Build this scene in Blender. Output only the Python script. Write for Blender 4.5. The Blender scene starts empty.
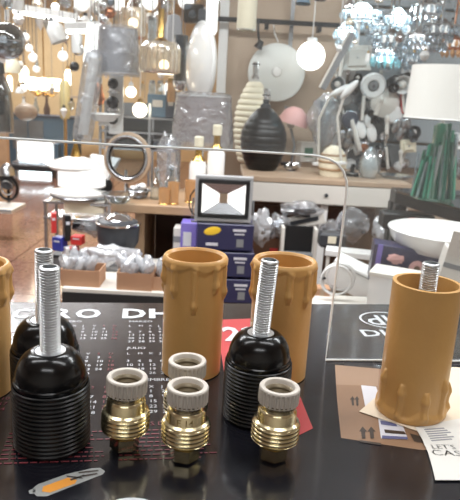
import bpy, math, random, calendar
from mathutils import Vector, Matrix, noise
random.seed(7)
SC = bpy.context.scene
COL = SC.collection
PI = math.pi
def R(d): return math.radians(d)
# ------------------------------------------------------------------ camera, world, lights, exposure
CZ, PITCH, F, ROLL = 1.12, R(14.5), 600.0, R(3.2)
CR, SR = math.cos(ROLL), math.sin(ROLL)
CP, SP = math.cos(PITCH), math.sin(PITCH)
cam = bpy.data.cameras.new('camera'); camo = bpy.data.objects.new('camera', cam); COL.objects.link(camo)
camo.matrix_world = Matrix.Translation((0, 0, CZ)) @ Matrix.Rotation(PI/2 - PITCH, 4, 'X') @ Matrix.Rotation(ROLL, 4, 'Z')
cam.sensor_fit = 'HORIZONTAL'; cam.sensor_width = 36; cam.lens = 36*F/460
cam.clip_start = 0.02; cam.clip_end = 60
cam.dof.use_dof = True; cam.dof.focus_distance = 0.33; cam.dof.aperture_fstop = 38
SC.camera = camo
w = bpy.data.worlds.new('world'); SC.world = w; w.use_nodes = True
w.node_tree.nodes['Background'].inputs[0].default_value = (0.9, 0.95, 1, 1)
w.node_tree.nodes['Background'].inputs[1].default_value = 0.3
CEIL = 2.45
LIGHTS = [(-2.9, 8.6, 42), (-1.6, 5.5, 40), (-1.75, 3.4, 30), (-1.4, 1.5, 18), (0.0, 1.35, 17), (1.5, 1.4, 22), (0.7, 4.6, 8), (-0.9, 0.3, 5), (0.65, 0.2, 5), (0.0, -1.2, 6)]  # last lamp, above the seller side, is added to light the foreground
for i, (x, y, e) in enumerate(LIGHTS):
    l = bpy.data.lights.new('tube_light', 'AREA'); l.shape = 'RECTANGLE'; l.size = 1.2; l.size_y = 0.16; l.energy = e
    l.color = (0.97, 0.985, 1.0)
    o = bpy.data.objects.new('tube_light', l); COL.objects.link(o); o.location = (x, y, CEIL - 0.075)
SC.view_settings.view_transform = 'Standard'; SC.view_settings.look = 'None'
SC.view_settings.gamma = 1; SC.view_settings.use_curve_mapping = False
SC.view_settings.exposure = 0.85

# ------------------------------------------------------------------ pixel <-> place helpers
def ray(px, py):
    u, v = (px-230)/F, (py-250)/F
    xc, yc = u*CR + v*SR, u*SR - v*CR
    return Vector((xc, CP + yc*SP, -SP + yc*CP))
def at(px, py, Y):                       # point seen at a pixel, at ground distance Y; and metres per pixel there
    d = ray(px, py); t = Y/d.y
    p = Vector((0, 0, CZ)) + d*t
    return p, t/F
def onz(px, py, z):                      # point seen at a pixel on the level plane z
    d = ray(px, py); t = (z-CZ)/d.z
    return Vector((0, 0, CZ)) + d*t, t/F
CT = 0.95                                # counter top height
# ------------------------------------------------------------------ materials
def lin(c):
    return tuple(((v/255)/12.92 if v/255 <= .04045 else ((v/255+.055)/1.055)**2.4) for v in c) + (1,)
MATS = {}
def M(name, col, rough=.5, metal=0, trans=0, emit=0, alpha=None, coat=0, var=0, vscale=20, bump=0, bscale=80, ior=1.45, spec=None, ecol=None):
    if name in MATS: return MATS[name]
    m = bpy.data.materials.new(name); m.use_nodes = True; MATS[name] = m
    nt = m.node_tree; b = nt.nodes['Principled BSDF']
    c = lin(col)
    b.inputs['Base Color'].default_value = c; b.inputs['Roughness'].default_value = rough
    b.inputs['Metallic'].default_value = metal; b.inputs['Transmission Weight'].default_value = trans
    b.inputs['IOR'].default_value = ior; b.inputs['Coat Weight'].default_value = coat
    if spec is not None: b.inputs['Specular IOR Level'].default_value = spec
    if alpha is not None: b.inputs['Alpha'].default_value = alpha
    if emit:
        b.inputs['Emission Color'].default_value = lin(ecol or col); b.inputs['Emission Strength'].default_value = emit
    tc = nt.nodes.new('ShaderNodeTexCoord')
    if var:
        n = nt.nodes.new('ShaderNodeTexNoise'); n.inputs['Scale'].default_value = vscale; n.inputs['Detail'].default_value = 5
        nt.links.new(tc.outputs['Object'], n.inputs['Vector'])
        r = nt.nodes.new('ShaderNodeValToRGB')
        r.color_ramp.elements[0].color = tuple(max(0, v*(1-var)) for v in c[:3])+(1,); r.color_ramp.elements[0].position = .3
        r.color_ramp.elements[1].color = tuple(min(1, v*(1+var)) for v in c[:3])+(1,); r.color_ramp.elements[1].position = .7
        nt.links.new(n.outputs['Fac'], r.inputs['Fac']); nt.links.new(r.outputs['Color'], b.inputs['Base Color'])
    if bump:
        n = nt.nodes.new('ShaderNodeTexNoise'); n.inputs['Scale'].default_value = bscale; n.inputs['Detail'].default_value = 3
        nt.links.new(tc.outputs['Object'], n.inputs['Vector'])
        bp = nt.nodes.new('ShaderNodeBump'); bp.inputs['Strength'].default_value = bump; bp.inputs['Distance'].default_value = .02
        nt.links.new(n.outputs['Fac'], bp.inputs['Height']); nt.links.new(bp.outputs['Normal'], b.inputs['Normal'])
    return m
def clear(name, tint, gloss=.12, rough=.05, veil=0, bump=0, bscale=30):
    """thin clear film or glass: see-through with a fresnel sheen and a faint milky veil"""
    m = bpy.data.materials.new(name); m.use_nodes = True; nt = m.node_tree; MATS[name] = m
    for n in list(nt.nodes):
        if n.type != 'OUTPUT_MATERIAL': nt.nodes.remove(n)
    out = [n for n in nt.nodes if n.type == 'OUTPUT_MATERIAL'][0]
    t = nt.nodes.new('ShaderNodeBsdfTransparent'); t.inputs[0].default_value = lin(tint)
    g = nt.nodes.new('ShaderNodeBsdfGlossy'); g.inputs['Roughness'].default_value = rough
    d = nt.nodes.new('ShaderNodeBsdfDiffuse'); d.inputs[0].default_value = lin(tint)
    lw = nt.nodes.new('ShaderNodeLayerWeight'); lw.inputs[0].default_value = .35
    mr = nt.nodes.new('ShaderNodeMapRange'); mr.inputs[3].default_value = gloss*.4; mr.inputs[4].default_value = min(1, gloss*4)
    nt.links.new(lw.outputs['Facing'], mr.inputs[0])
    m1 = nt.nodes.new('ShaderNodeMixShader'); m2 = nt.nodes.new('ShaderNodeMixShader')
    m1.inputs[0].default_value = veil
    nt.links.new(t.outputs[0], m1.inputs[1]); nt.links.new(d.outputs[0], m1.inputs[2])
    nt.links.new(mr.outputs[0], m2.inputs[0]); nt.links.new(m1.outputs[0], m2.inputs[1]); nt.links.new(g.outputs[0], m2.inputs[2])
    nt.links.new(m2.outputs[0], out.inputs['Surface'])
    if bump:
        tc = nt.nodes.new('ShaderNodeTexCoord'); n = nt.nodes.new('ShaderNodeTexNoise'); n.inputs['Scale'].default_value = bscale
        n.inputs['Distortion'].default_value = 1.5
        nt.links.new(tc.outputs['Object'], n.inputs['Vector'])
        bp = nt.nodes.new('ShaderNodeBump'); bp.inputs['Strength'].default_value = bump; bp.inputs['Distance'].default_value = .03
        nt.links.new(n.outputs['Fac'], bp.inputs['Height'])
        nt.links.new(bp.outputs['Normal'], g.inputs['Normal']); nt.links.new(bp.outputs['Normal'], d.inputs['Normal'])
    return m
M('wax', (204, 158, 96), .36, var=.06, vscale=25, bump=.03, bscale=150)
M('bakelite', (8, 8, 9), .2); M('bakelite_skirt', (9, 9, 10), .33)
M('steel_rod', (214, 216, 218), .34, 1)
M('brass', (220, 207, 168), .2, 1, var=.10, vscale=120)
M('brass_dark', (190, 174, 130), .25, 1)
M('lining', (150, 138, 116), .4, .5); M('stamp', (176, 156, 108), .5, 1)
M('porcelain', (204, 196, 186), .45, var=.05, vscale=90)
M('mat_print', (196, 200, 204), .45); M('mat_red', (176, 60, 62), .45); M('mat_redtext', (118, 46, 52), .5)
M('mat_card', (140, 110, 86), .4, var=.05, vscale=60); M('mat_carddark', (62, 52, 46), .4); M('mat_orange', (226, 152, 62), .4)
M('mat_grey', (150, 152, 150), .4); M('mat_card2', (156, 128, 106), .4); M('mat_label', (205, 205, 212), .4); M('mat_labelblue', (92, 96, 132), .4)
M('paper', (222, 220, 214), .8, var=.02, vscale=40); M('paper_cream', (226, 212, 190), .8); M('ink', (146, 146, 150), .8)
M('white', (228, 228, 226), .4); M('white_gloss', (235, 235, 233), .15, coat=.4); M('cream', (232, 224, 200), .45); M('offwhite', (214, 210, 202), .5)
M('fabric_white', (236, 234, 228), .85, bump=.1, bscale=200); M('fabric_grey', (150, 150, 154), .8, bump=.15, bscale=150); M('fabric_mauve', (146, 128, 124), .8, bump=.15, bscale=150)
M('grey', (128, 130, 132), .5); M('flood_grey', (168, 170, 172), .4); M('darkgrey', (58, 60, 64), .45); M('black', (16, 16, 18), .35); M('black_gloss', (12, 12, 14), .08)
M('chrome', (225, 228, 232), .08, 1); M('steel', (180, 184, 188), .25, 1); M('gold', (196, 160, 92), .25, 1); M('copper', (196, 132, 98), .22, 1)
M('wood', (166, 136, 106), .45, var=.14, vscale=9); M('wood_pale', (172, 150, 128), .45, var=.10, vscale=9); M('wood_dark', (96, 66, 48), .45, var=.2, vscale=8)
M('tan_wall', (212, 180, 134), .6, var=.06, vscale=3); M('beige_panel', (186, 166, 146), .6, var=.05, vscale=4)
M('cardboard', (178, 138, 108), .7, var=.05, vscale=15); M('navy', (36, 35, 74), .35); M('yellow', (236, 196, 48), .4); M('violet', (122, 108, 190), .4)
M('red', (196, 48, 46), .45); M('blue', (52, 62, 150), .4); M('bluegrey', (92, 118, 138), .45); M('pink', (226, 176, 172), .5); M('green', (58, 110, 84), .4)
M('amberglass', (214, 168, 118), .12, trans=.35); M('yellowglass', (222, 206, 150), .2, trans=.4)
M('lit', (255, 252, 246), .5, emit=2.2); M('lit_warm', (255, 240, 212), .5, emit=2.6); M('lit_soft', (250, 250, 248), .5, emit=.55); M('lit_cool', (226, 248, 255), .5, emit=4)
M('tube_white', (255, 253, 248), .4, emit=4)
M('pale_disc', (206, 208, 204), .35); M('slate', (70, 74, 86), .5)
clear('glass', (235, 242, 245), .16, .03); clear('smoke_glass', (150, 158, 166), .2, .05); clear('film', (236, 238, 242), .22, .14, veil=.16, bump=.7, bscale=14)
clear('acrylic', (248, 250, 250), .03, .03, veil=.055); clear('crystal', (226, 236, 242), .3, .04, veil=.12)
clear('green_glass', (92, 178, 150), .2, .05, veil=.25); clear('ribbed_glass', (242, 232, 212), .3, .12, veil=.25)
clear('milk_film', (226, 228, 232), .2, .2, veil=.5, bump=.6, bscale=12)
M('acrylic_edge', (250, 252, 252), .35)
# ------------------------------------------------------------------ geometry helpers (return verts, faces)
def lathe(prof, seg=28, rib=0, nrib=24, closed=False):
    V, Fc = [], []
    n = len(prof)
    for i in range(seg):
        a = 2*PI*i/seg
        for (r, z) in prof:
            rr = r*(1 + rib*math.cos(nrib*a)) if rib else r
            V.append((rr*math.cos(a), rr*math.sin(a), z))
    for i in range(seg):
        j = (i+1) % seg
        for q in range(n-1 + (1 if closed else 0)):
            q2 = (q+1) % n
            Fc.append((i*n+q, j*n+q, j*n+q2, i*n+q2))
    return V, Fc
def box(c, s, bev=.08):
    x, y, z = (v/2 for v in s); b = min(s)*bev
    V = []; 
    for sz in (-1, 1):
        for (ix, iy, iz) in ((x-b, y-b, z), (x, y, z-b)) if sz > 0 else ((x, y, z-b), (x-b, y-b, z)):
            for (sx, sy) in ((-1, -1), (1, -1), (1, 1), (-1, 1)):
                V.append((c[0]+sx*ix, c[1]+sy*iy, c[2]+sz*iz))
    # rows: bottom outer, bottom inner, top inner, top outer
    bo, bi, ti, to = 0, 4, 8, 12
    Fc = [tuple(bi+i for i in (3, 2, 1, 0)), tuple(ti+i for i in range(4))]
    for i in range(4):
        j = (i+1) % 4
        Fc += [(bi+i, bi+j, bo+j, bo+i), (bo+i, bo+j, to+j, to+i), (to+i, to+j, ti+j, ti+i)]
    return V, Fc
def tube(pts, r, seg=8, closed=False):
    pts = [Vector(p) for p in pts]; V, Fc = [], []; n = len(pts)
    rad = r if isinstance(r, (list, tuple)) else [r]*n
    prev = None
    for i, p in enumerate(pts):
        if closed: t = (pts[(i+1) % n]-pts[i-1])
        else: t = pts[min(i+1, n-1)]-pts[max(i-1, 0)]
        t.normalize()
        if prev is None:
            u = t.orthogonal().normalized()
        else:
            u = (prev - t*prev.dot(t)).normalized()
        prev = u; v = t.cross(u)
        for k in range(seg):
            a = 2*PI*k/seg
            V.append(tuple(p + (u*math.cos(a)+v*math.sin(a))*rad[i]))
    m = n if closed else n-1
    for i in range(m):
        i2 = (i+1) % n
        for k in range(seg):
            k2 = (k+1) % seg
            Fc.append((i*seg+k, i*seg+k2, i2*seg+k2, i2*seg+k))
    if not closed:
        Fc.append(tuple(reversed(range(seg)))); Fc.append(tuple((n-1)*seg+k for k in range(seg)))
    return V, Fc
def ring(R_, r, seg=32, axis='z', c=(0, 0, 0)):
    pts = []
    for i in range(seg):
        a = 2*PI*i/seg; x, y = R_*math.cos(a), R_*math.sin(a)
        pts.append((c[0]+x, c[1]+y, c[2]) if axis == 'z' else (c[0]+x, c[1], c[2]+y))
    return tube(pts, r, 8, True)
def sphere(c, r, s=(1, 1, 1), nu=20, nv=12):
    prof = [(max(1e-5, r*math.sin(PI*i/nv)), -r*math.cos(PI*i/nv)) for i in range(nv+1)]
    V, Fc = lathe(prof, nu)
    return [(c[0]+x*s[0], c[1]+y*s[1], c[2]+z*s[2]) for x, y, z in V], Fc
def blob(c, s, seed, amp=.35, nu=26, nv=16):
    V, Fc = sphere((0, 0, 0), 1, (1, 1, 1), nu, nv); out = []
    for v in V:
        p = Vector(v); n = noise.noise(p*1.7+Vector((seed, seed*.7, 3)))*amp + noise.noise(p*4+Vector((seed*2, 1, seed)))*amp*.5
        q = p*(1+n); out.append((c[0]+q.x*s[0], c[1]+q.y*s[1], c[2]+q.z*s[2]))
    return out, Fc
def prism(poly, h, z0=0):
    n = len(poly); V = [(x, y, z0) for x, y in poly]+[(x, y, z0+h) for x, y in poly]
    Fc = [tuple(reversed(range(n))), tuple(range(n, 2*n))]+[(i, (i+1) % n, n+(i+1) % n, n+i) for i in range(n)]
    return V, Fc
def join(*gs):
    V, Fc = [], []
    for v, f in gs:
        b = len(V); V += list(v); Fc += [tuple(i+b for i in q) for q in f]
    return V, Fc
def xf(g, mat):
    return [tuple(mat @ Vector(v)) for v in g[0]], g[1]
def mesh(name, g, mat, parent=None, smooth=True, loc=None, rot=None):
    me = bpy.data.meshes.new(name); me.from_pydata([tuple(v) for v in g[0]], [], g[1]); me.update()
    me.materials.append(MATS[mat] if isinstance(mat, str) else mat)
    if smooth:
        me.polygons.foreach_set('use_smooth', [True]*len(me.polygons))
        me.set_sharp_from_angle(angle=R(38))
    o = bpy.data.objects.new(name, me); COL.objects.link(o)
    if parent: o.parent = parent
    if loc: o.location = loc
    if rot: o.rotation_euler = rot
    return o
def tag(o, label, cat, group=None):
    o['label'] = label; o['category'] = cat
    if group: o['group'] = group
    return o
def empty(name, loc=(0, 0, 0), rot=(0, 0, 0)):
    o = bpy.data.objects.new(name, None); o.empty_display_size = .02; COL.objects.link(o); o.location = loc; o.rotation_euler = rot
    return o
def copy_tree(o, parent=None):
    c = o.copy(); COL.objects.link(c)
    if parent: c.parent = parent
    for ch in list(o.children): copy_tree(ch, c)
    return c
def struct(name, g, mat, smooth=False):
    o = mesh(name, g, mat, None, smooth); o['kind'] = 'structure'; return o
# thing described in pixels at its own distance ---------------------------------------
def geo(g, k, zup):
    t = g[0]
    if t == 'L': return lathe([(r*k, z*k) for r, z in g[1]], *(g[2:]))
    if t == 'B': return box(tuple(v*k for v in g[1]), tuple(v*k for v in g[2]), *(g[3:]))
    if t == 'U':
        r = g[2]; r = [q*k for q in r] if isinstance(r, (list, tuple)) else r*k
        return tube([tuple(v*k for v in p) for p in g[1]], r, *(g[3:]))
    if t == 'S': return sphere(tuple(v*k for v in g[1]), g[2]*k, *(g[3:]))
    if t == 'N': return blob(tuple(v*k for v in g[1]), tuple(v*k for v in g[2]), *(g[3:]))
    if t == 'R': return ring(g[1]*k, g[2]*k, g[3] if len(g) > 3 else 32, g[4] if len(g) > 4 else 'z', tuple(v*k for v in (g[5] if len(g) > 5 else (0, 0, 0))))
    if t == 'C': return tube([(0, 0, g[1]*k), (0, 0, zup)], (g[2] if len(g) > 2 else .5)*k, 6)
    if t == 'P': return [tuple(v*k for v in p) for p in g[1]], g[2]
    if t == 'J': return join(*[geo(q, k, zup) for q in g[1]])
    if t == 'T':                                  # moved/rotated piece
        mt = Matrix.Translation(Vector(g[2])*k) @ Matrix.Rotation(R(g[3][2]), 4, 'Z') @ Matrix.Rotation(R(g[3][1]), 4, 'Y') @ Matrix.Rotation(R(g[3][0]), 4, 'X')
        return xf(geo(g[1], k, zup), mt)
def T(name, label, cat, px, py, Y=None, parts=(), z=None, rot=(0, 0, 0), group=None):
    if Y is None: p, k = onz(px, py, z)
    else: p, k = at(px, py, Y)
    zup = CEIL - p.z; rot = tuple(R(a) for a in rot)
    if len(parts) == 1:
        o = mesh(name, geo(parts[0][1], k, zup), parts[0][2]); o.location = p; o.rotation_euler = rot
        return tag(o, label, cat, group)
    root = empty(name, p, rot); tag(root, label, cat, group)
    for q in parts:
        c = mesh(q[0], geo(q[1], k, zup), q[2], root)
        for s in (q[3] if len(q) > 3 else ()):
            mesh(s[0], geo(s[1], k, zup), s[2], c)
    return root
# ------------------------------------------------------------------ the room
def plane_box(x0, x1, y0, y1, z0, z1): return box(((x0+x1)/2, (y0+y1)/2, (z0+z1)/2), (x1-x0, y1-y0, z1-z0), 0)
m = bpy.data.materials.new('terrazzo'); m.use_nodes = True; MATS['terrazzo'] = m
nt = m.node_tree; b = nt.nodes['Principled BSDF']; b.inputs['Roughness'].default_value = .1
tc = nt.nodes.new('ShaderNodeTexCoord'); v = nt.nodes.new('ShaderNodeTexVoronoi'); v.inputs['Scale'].default_value = 60
rp = nt.nodes.new('ShaderNodeValToRGB'); rp.color_ramp.elements[0].color = lin((104, 74, 64)); rp.color_ramp.elements[1].color = lin((146, 112, 98))
nt.links.new(tc.outputs['Object'], v.inputs['Vector']); nt.links.new(v.outputs['Color'], rp.inputs['Fac']); nt.links.new(rp.outputs['Color'], b.inputs['Base Color'])
M('joint', (120, 84, 70), .5); M('ceiling', (226, 224, 218), .8); M('wall_white', (222, 218, 210), .7)
fl = struct('floor', plane_box(-5, 3.2, -2.3, 10.3, -.1, -.004), 'joint')
TS = .6; tile_me = None; cnt = 0
for iy in range(17):
    for ix in range(14):
        x, y = -4.7+ix*TS, .4+iy*TS
        if x > .5+(.4 if y > 4 else 0): continue
        if tile_me is None:
            o = mesh('floor_tile', box((0, 0, 0), (TS-.006, TS-.006, .012), .1), 'terrazzo', fl, False); tile_me = o.data
        else:
            o = bpy.data.objects.new('floor_tile', tile_me); COL.objects.link(o); o.parent = fl
        o.location = (x, y, -.002)
struct('ceiling', plane_box(-5, 3.2, -2.3, 10.3, CEIL, CEIL+.1), 'ceiling')
struct('wall_far', plane_box(-5, .0, 10, 10.2, 0, CEIL), 'tan_wall')
struct('wall_left', plane_box(-5.1, -4.9, -2.3, 10.2, 0, CEIL), 'wall_white')
struct('wall_right', plane_box(3, 3.2, -2.3, 3.4, 0, CEIL), 'wall_white')
struct('wall_behind', plane_box(-5, 3.2, -2.4, -2.2, 0, CEIL), 'wall_white')
struct('wall_back', plane_box(-.08, 3.1, 3.2, 3.4, 0, CEIL), 'beige_panel')
struct('wall_partition', plane_box(-.09, .05, 3.4, 10.1, 0, CEIL), 'tan_wall')
struct('trim_1', plane_box(-.115, -.07, 3.15, 3.42, 0, CEIL), 'white')
struct('trim_2', plane_box(.50, .535, 3.15, 3.2, 0, CEIL), 'white')
# tube light fittings holding the area lights
FIT = ['over the far left of the shop floor', 'over the aisle before the light box', 'over the aisle behind the ring frame', 'over the left pile of cartons', 'over the display table', 'over the green glass lamp', 'over the room behind the beige wall', 'over the left end of the counter', 'over the right end of the counter', 'added over the seller side of the counter to light the foreground']
for i, (x, y, e) in enumerate(LIGHTS):
    t = empty('tube_fitting', (x, y, CEIL)); tag(t, 'white ceiling tube light fitting '+FIT[i], 'ceiling light', 'ceiling tube fittings')
    mesh('housing', box((0, 0, -.03), (1.26, .2, .06)), 'white', t, False)
    for s in (-.09, .09): mesh('side_lip', box((0, s, -.065), (1.26, .012, .03), .05), 'white', t, False)
# ------------------------------------------------------------------ counter, desk mat and its print
YAW = R(8.5)
def loc2(p): return (p.x*math.cos(YAW)+p.y*math.sin(YAW), -p.x*math.sin(YAW)+p.y*math.cos(YAW))
ct = empty('shop_counter', (0, 0, 0), (0, 0, YAW)); tag(ct, 'long shop counter topped by a dark printed desk mat', 'counter')
yb = loc2(onz(150, 303, CT)[0])[1]
mesh('counter_top', plane_box(-1.15, 1.25, .02, yb+.002, CT-.04, CT-.0025), 'darkgrey', ct, False)
mesh('edge_glint_strip', plane_box(-1.15, 1.25, yb+.002, yb+.0045, CT-.04, CT-.0027), 'steel', ct, False)  # pale strip standing in for the bright reflection along the back edge
mesh('counter_body', plane_box(-1.13, 1.23, .1, yb, 0, CT-.04), 'white', ct, False)
m = bpy.data.materials.new('mat_vinyl'); m.use_nodes = True; MATS['mat_vinyl'] = m; nt = m.node_tree; b = nt.nodes['Principled BSDF']
b.inputs['Coat Weight'].default_value = .7; b.inputs['Coat Roughness'].default_value = .1
tc = nt.nodes.new('ShaderNodeTexCoord'); n1 = nt.nodes.new('ShaderNodeTexNoise'); n1.inputs['Scale'].default_value = 9; n1.inputs['Detail'].default_value = 6
rp = nt.nodes.new('ShaderNodeValToRGB'); rp.color_ramp.elements[0].color = lin((20, 20, 26)); rp.color_ramp.elements[0].position = .35
rp.color_ramp.elements[1].color = lin((30, 30, 36)); rp.color_ramp.elements[1].position = .7
nt.links.new(tc.outputs['Object'], n1.inputs['Vector']); nt.links.new(n1.outputs['Fac'], rp.inputs['Fac']); nt.links.new(rp.outputs['Color'], b.inputs['Base Color'])
mr = nt.nodes.new('ShaderNodeMapRange'); mr.inputs[1].default_value = .3; mr.inputs[2].default_value = .7; mr.inputs[3].default_value = .13; mr.inputs[4].default_value = .3
nt.links.new(n1.outputs['Fac'], mr.inputs[0]); nt.links.new(mr.outputs[0], b.inputs['Roughness'])
n2 = nt.nodes.new('ShaderNodeTexNoise'); n2.inputs['Scale'].default_value = 130; bp = nt.nodes.new('ShaderNodeBump'); bp.inputs['Strength'].default_value = .04; bp.inputs['Distance'].default_value = .004
nt.links.new(tc.outputs['Object'], n2.inputs['Vector']); nt.links.new(n2.outputs['Fac'], bp.inputs['Height']); nt.links.new(bp.outputs['Normal'], b.inputs['Normal'])
dm = empty('desk_mat', (0, 0, CT), (0, 0, YAW)); tag(dm, 'dark vinyl desk mat printed with a white and red calendar', 'desk mat')
mesh('mat_sheet', plane_box(-.75, .75, .06, yb, -.0024, 0), 'mat_vinyl', dm, False)
ZP = .00025
_tc = {}
def text_geo(s, size, align='LEFT', xs=1.0, bold=0.0):
    key = (s, align, bold)
    if key not in _tc:
        cu = bpy.data.curves.new('t', 'FONT'); cu.body = s; cu.size = 1; cu.resolution_u = 2; cu.align_x = align; cu.offset = bold
        ob = bpy.data.objects.new('t', cu); COL.objects.link(ob)
        bpy.context.view_layer.update()
        dg = bpy.context.evaluated_depsgraph_get(); me = ob.evaluated_get(dg).to_mesh()
        _tc[key] = ([tuple(v.co) for v in me.vertices], [tuple(p.vertices) for p in me.polygons])
        ob.evaluated_get(dg).to_mesh_clear(); bpy.data.objects.remove(ob); bpy.data.curves.remove(cu)
    V, Fc = _tc[key]
    return [(x*size*xs, y*size, 0) for x, y, z in V], Fc
def moved(g, x, y, z=ZP, rot=0):
    return xf(g, Matrix.Translation((x, y, z)) @ Matrix.Rotation(rot, 4, 'Z'))
def flat(pxs, z=ZP):                      # a flat printed patch whose corners lie on the mat
    V = [loc2(onz(x, y, CT)[0]) for x, y in pxs]
    return [(x, y, z) for x, y in V], [tuple(range(len(V)))] 
def tpt(px, py): return loc2(onz(px, py, CT)[0])
# lettering on the mat: the firm name, letter by letter
for ch, px0, px1 in (('E', -62, -46), ('L', -41, -28), ('E', -14, 3), ('C', 10, 27), ('T', 29, 46), ('R', 51, 71), ('O', 74, 100), ('D', 122, 146), ('H', 149, 174)):
    x0, y0 = tpt(px0, 318.5); x1, _ = tpt(px1, 318.5); h = tpt(px0, 309)[1]-y0
    g = text_geo(ch, 1, bold=.035); xs = [v[0] for v in g[0]]; ys = [v[1] for v in g[0]]
    a, bb, c, d = min(xs), max(xs), min(ys), max(ys)
    g = ([(x0+(x-a)/(bb-a)*(x1-x0), y0+(y-c)/(d-c)*h, ZP) for x, y, z in g[0]], g[1])
    mesh('lettering', g, 'mat_print', dm, False)
# calendar months
MN = ['ENERO', 'FEBRERO', 'MARZO', 'ABRIL', 'MAYO', 'JUNIO', 'JULIO', 'AGOSTO', 'SEPTIEMBRE', 'OCTUBRE', 'NOVIEMBRE', 'DICIEMBRE']
PIT = .0072; xB = tpt(113, 337)[0]-6.2*PIT; CW = tpt(130, 337)[0]-tpt(113, 337)[0]+6*PIT
ROWY = (tpt(95, 322.5)[1], tpt(95, 349.5)[1], tpt(95, 382)[1], tpt(95, 427)[1])
for q in range(12):
    rrow, ccol = divmod(q, 4)
    if ccol == 3: continue
    X0 = xB + (ccol-1)*CW; Y0 = ROWY[rrow]
    wg, rg = [], []
    wg.append(moved(text_geo(MN[q], .005), X0, Y0))
    for d, ch in enumerate('LMXJVSD'): (rg if d > 4 else wg).append(moved(text_geo(ch, .0042), X0+d*PIT, Y0-.0085))
    for wk, row in enumerate(calendar.Calendar(0).monthdayscalendar(2023, q+1)):
        for d, n in enumerate(row):
            if n: (rg if d == 6 or (d, n) in ((4, 6),) else wg).append(moved(text_geo(str(n), .0046), X0+d*PIT, Y0-.0085-(wk+1)*.0058))
    mesh('calendar_month', join(*wg), 'mat_print', dm, False); mesh('calendar_holidays', join(*rg), 'mat_redtext', dm, False)
# holiday list, tiny lines of print under the months
random.seed(3)
for ci in range(-1, 2):
    g = []; 
    for ln in range(8):
        x = xB + ci*CW; xe = x + random.uniform(.038, .05); yy = ROWY[3]-.005-ln*.0036
        while x < xe:
            wd = random.uniform(.0012, .0042); g.append(([(x, yy, ZP), (x+wd, yy, ZP), (x+wd, yy+.0009, ZP), (x, yy+.0009, ZP)], [(0, 1, 2, 3)])); x += wd+.0009
    mesh('holiday_lines', join(*g), 'mat_redtext' if ci != 0 else 'mat_redtext', dm, False)
    mesh('holiday_heading', moved(text_geo(('FESTIVOS', 'NACIONALES', 'OTROS DIAS', 'LOCALES')[ci+1], .0052), xB+ci*CW, ROWY[3]), 'mat_redtext', dm, False)
# red patch with the year
mesh('red_patch', flat([(216, 320), (268, 318), (313, 428.5), (297, 436.5), (268, 430), (226, 385)], ZP*.6), 'mat_red', dm, False)
x, y = tpt(225, 341); x1, y1 = tpt(225, 327)
mesh('year_figures', moved(text_geo('2023', (y1-y)*1.35, bold=.03, xs=.75), x, y, ZP*2), 'mat_print', dm, False)
# oval emblem right of the screen edge
(cx, cy) = tpt(386, 320); rx = (tpt(412, 320)[0]-tpt(361, 320)[0])/2; ry = (tpt(386, 312)[1]-tpt(386, 328.5)[1])/2
rv = []
for i in range(48):
    a = 2*PI*i/48; rv += [(cx+rx*math.cos(a), cy+ry*math.sin(a), ZP), (cx+(rx-.0016)*math.cos(a), cy+(ry-.0016)*math.sin(a), ZP)]
mesh('emblem_ring', (rv, [(2*i, 2*((i+1) % 48), 2*((i+1) % 48)+1, 2*i+1) for i in range(48)]), 'mat_print', dm, False)
mesh('emblem_letters', moved(text_geo('dh', .03, bold=.01), *tpt(370, 325)), 'mat_print', dm, False)
x, y = tpt(363, 336.5); mesh('lettering', moved(text_geo('DH', .018, bold=.02, xs=1.2), x, y), 'mat_print', dm, False)
# printed picture of a carton
mesh('carton_picture', flat([(335, 365), (379, 369), (400, 372), (450, 452), (420, 450), (392, 446), (341, 438), (337, 400)], ZP*.4), 'mat_card', dm, False)
mesh('carton_faded_top', flat([(335, 365), (379, 369), (378, 386), (336, 385)], ZP*.7), 'mat_card2', dm, False)  # upper part of the picture, coloured paler for the reflection fading it
for pts in ([(361, 385.5), (376, 387), (384, 412), (366, 411)], [(378, 418), (402, 424), (408, 440), (381, 439)]):
    lb = mesh('carton_sticker', flat(pts, ZP), 'mat_label', dm, False)
mesh('sticker_band', flat([(384, 430), (404, 432), (406, 435), (385, 433.5)], ZP*1.6), 'mat_carddark', dm, False)
mesh('sticker_band', flat([(382, 436), (407, 437.5), (408, 440), (382, 439)], ZP*1.6), 'mat_labelblue', dm, False)
mesh('sticker_band', flat([(380, 421), (396, 424), (397, 427), (381, 425)], ZP*1.6), 'mat_labelblue', dm, False)
for ax in (362, 370.5):
    mesh('arrow_mark', flat([(ax, 439), (ax+3.5, 439), (ax+3, 432), (ax+5, 432), (ax+.5, 427), (ax-3, 432), (ax-1, 432)], ZP*1.4), 'mat_carddark', dm, False)
for ax in (352, 356.5):
    mesh('arrow_mark', flat([(ax, 406), (ax+2, 406), (ax+1.6, 400), (ax+2.6, 400), (ax+.5, 396.5), (ax-2, 400), (ax-.6, 400)], ZP*1.4), 'mat_carddark', dm, False)
mesh('carton_seam', flat([(359, 440.5), (381, 443.5), (381, 446), (360, 442.5)], ZP*1.3), 'mat_carddark', dm, False)
mesh('carton_print', flat([(358, 365.5), (376, 367.2), (376, 368.6), (358, 367)], ZP*1.3), 'mat_carddark', dm, False)
mesh('carton_print', flat([(410, 434), (422, 437), (426, 444), (414, 442)], ZP*1.3), 'mat_carddark', dm, False)
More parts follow.
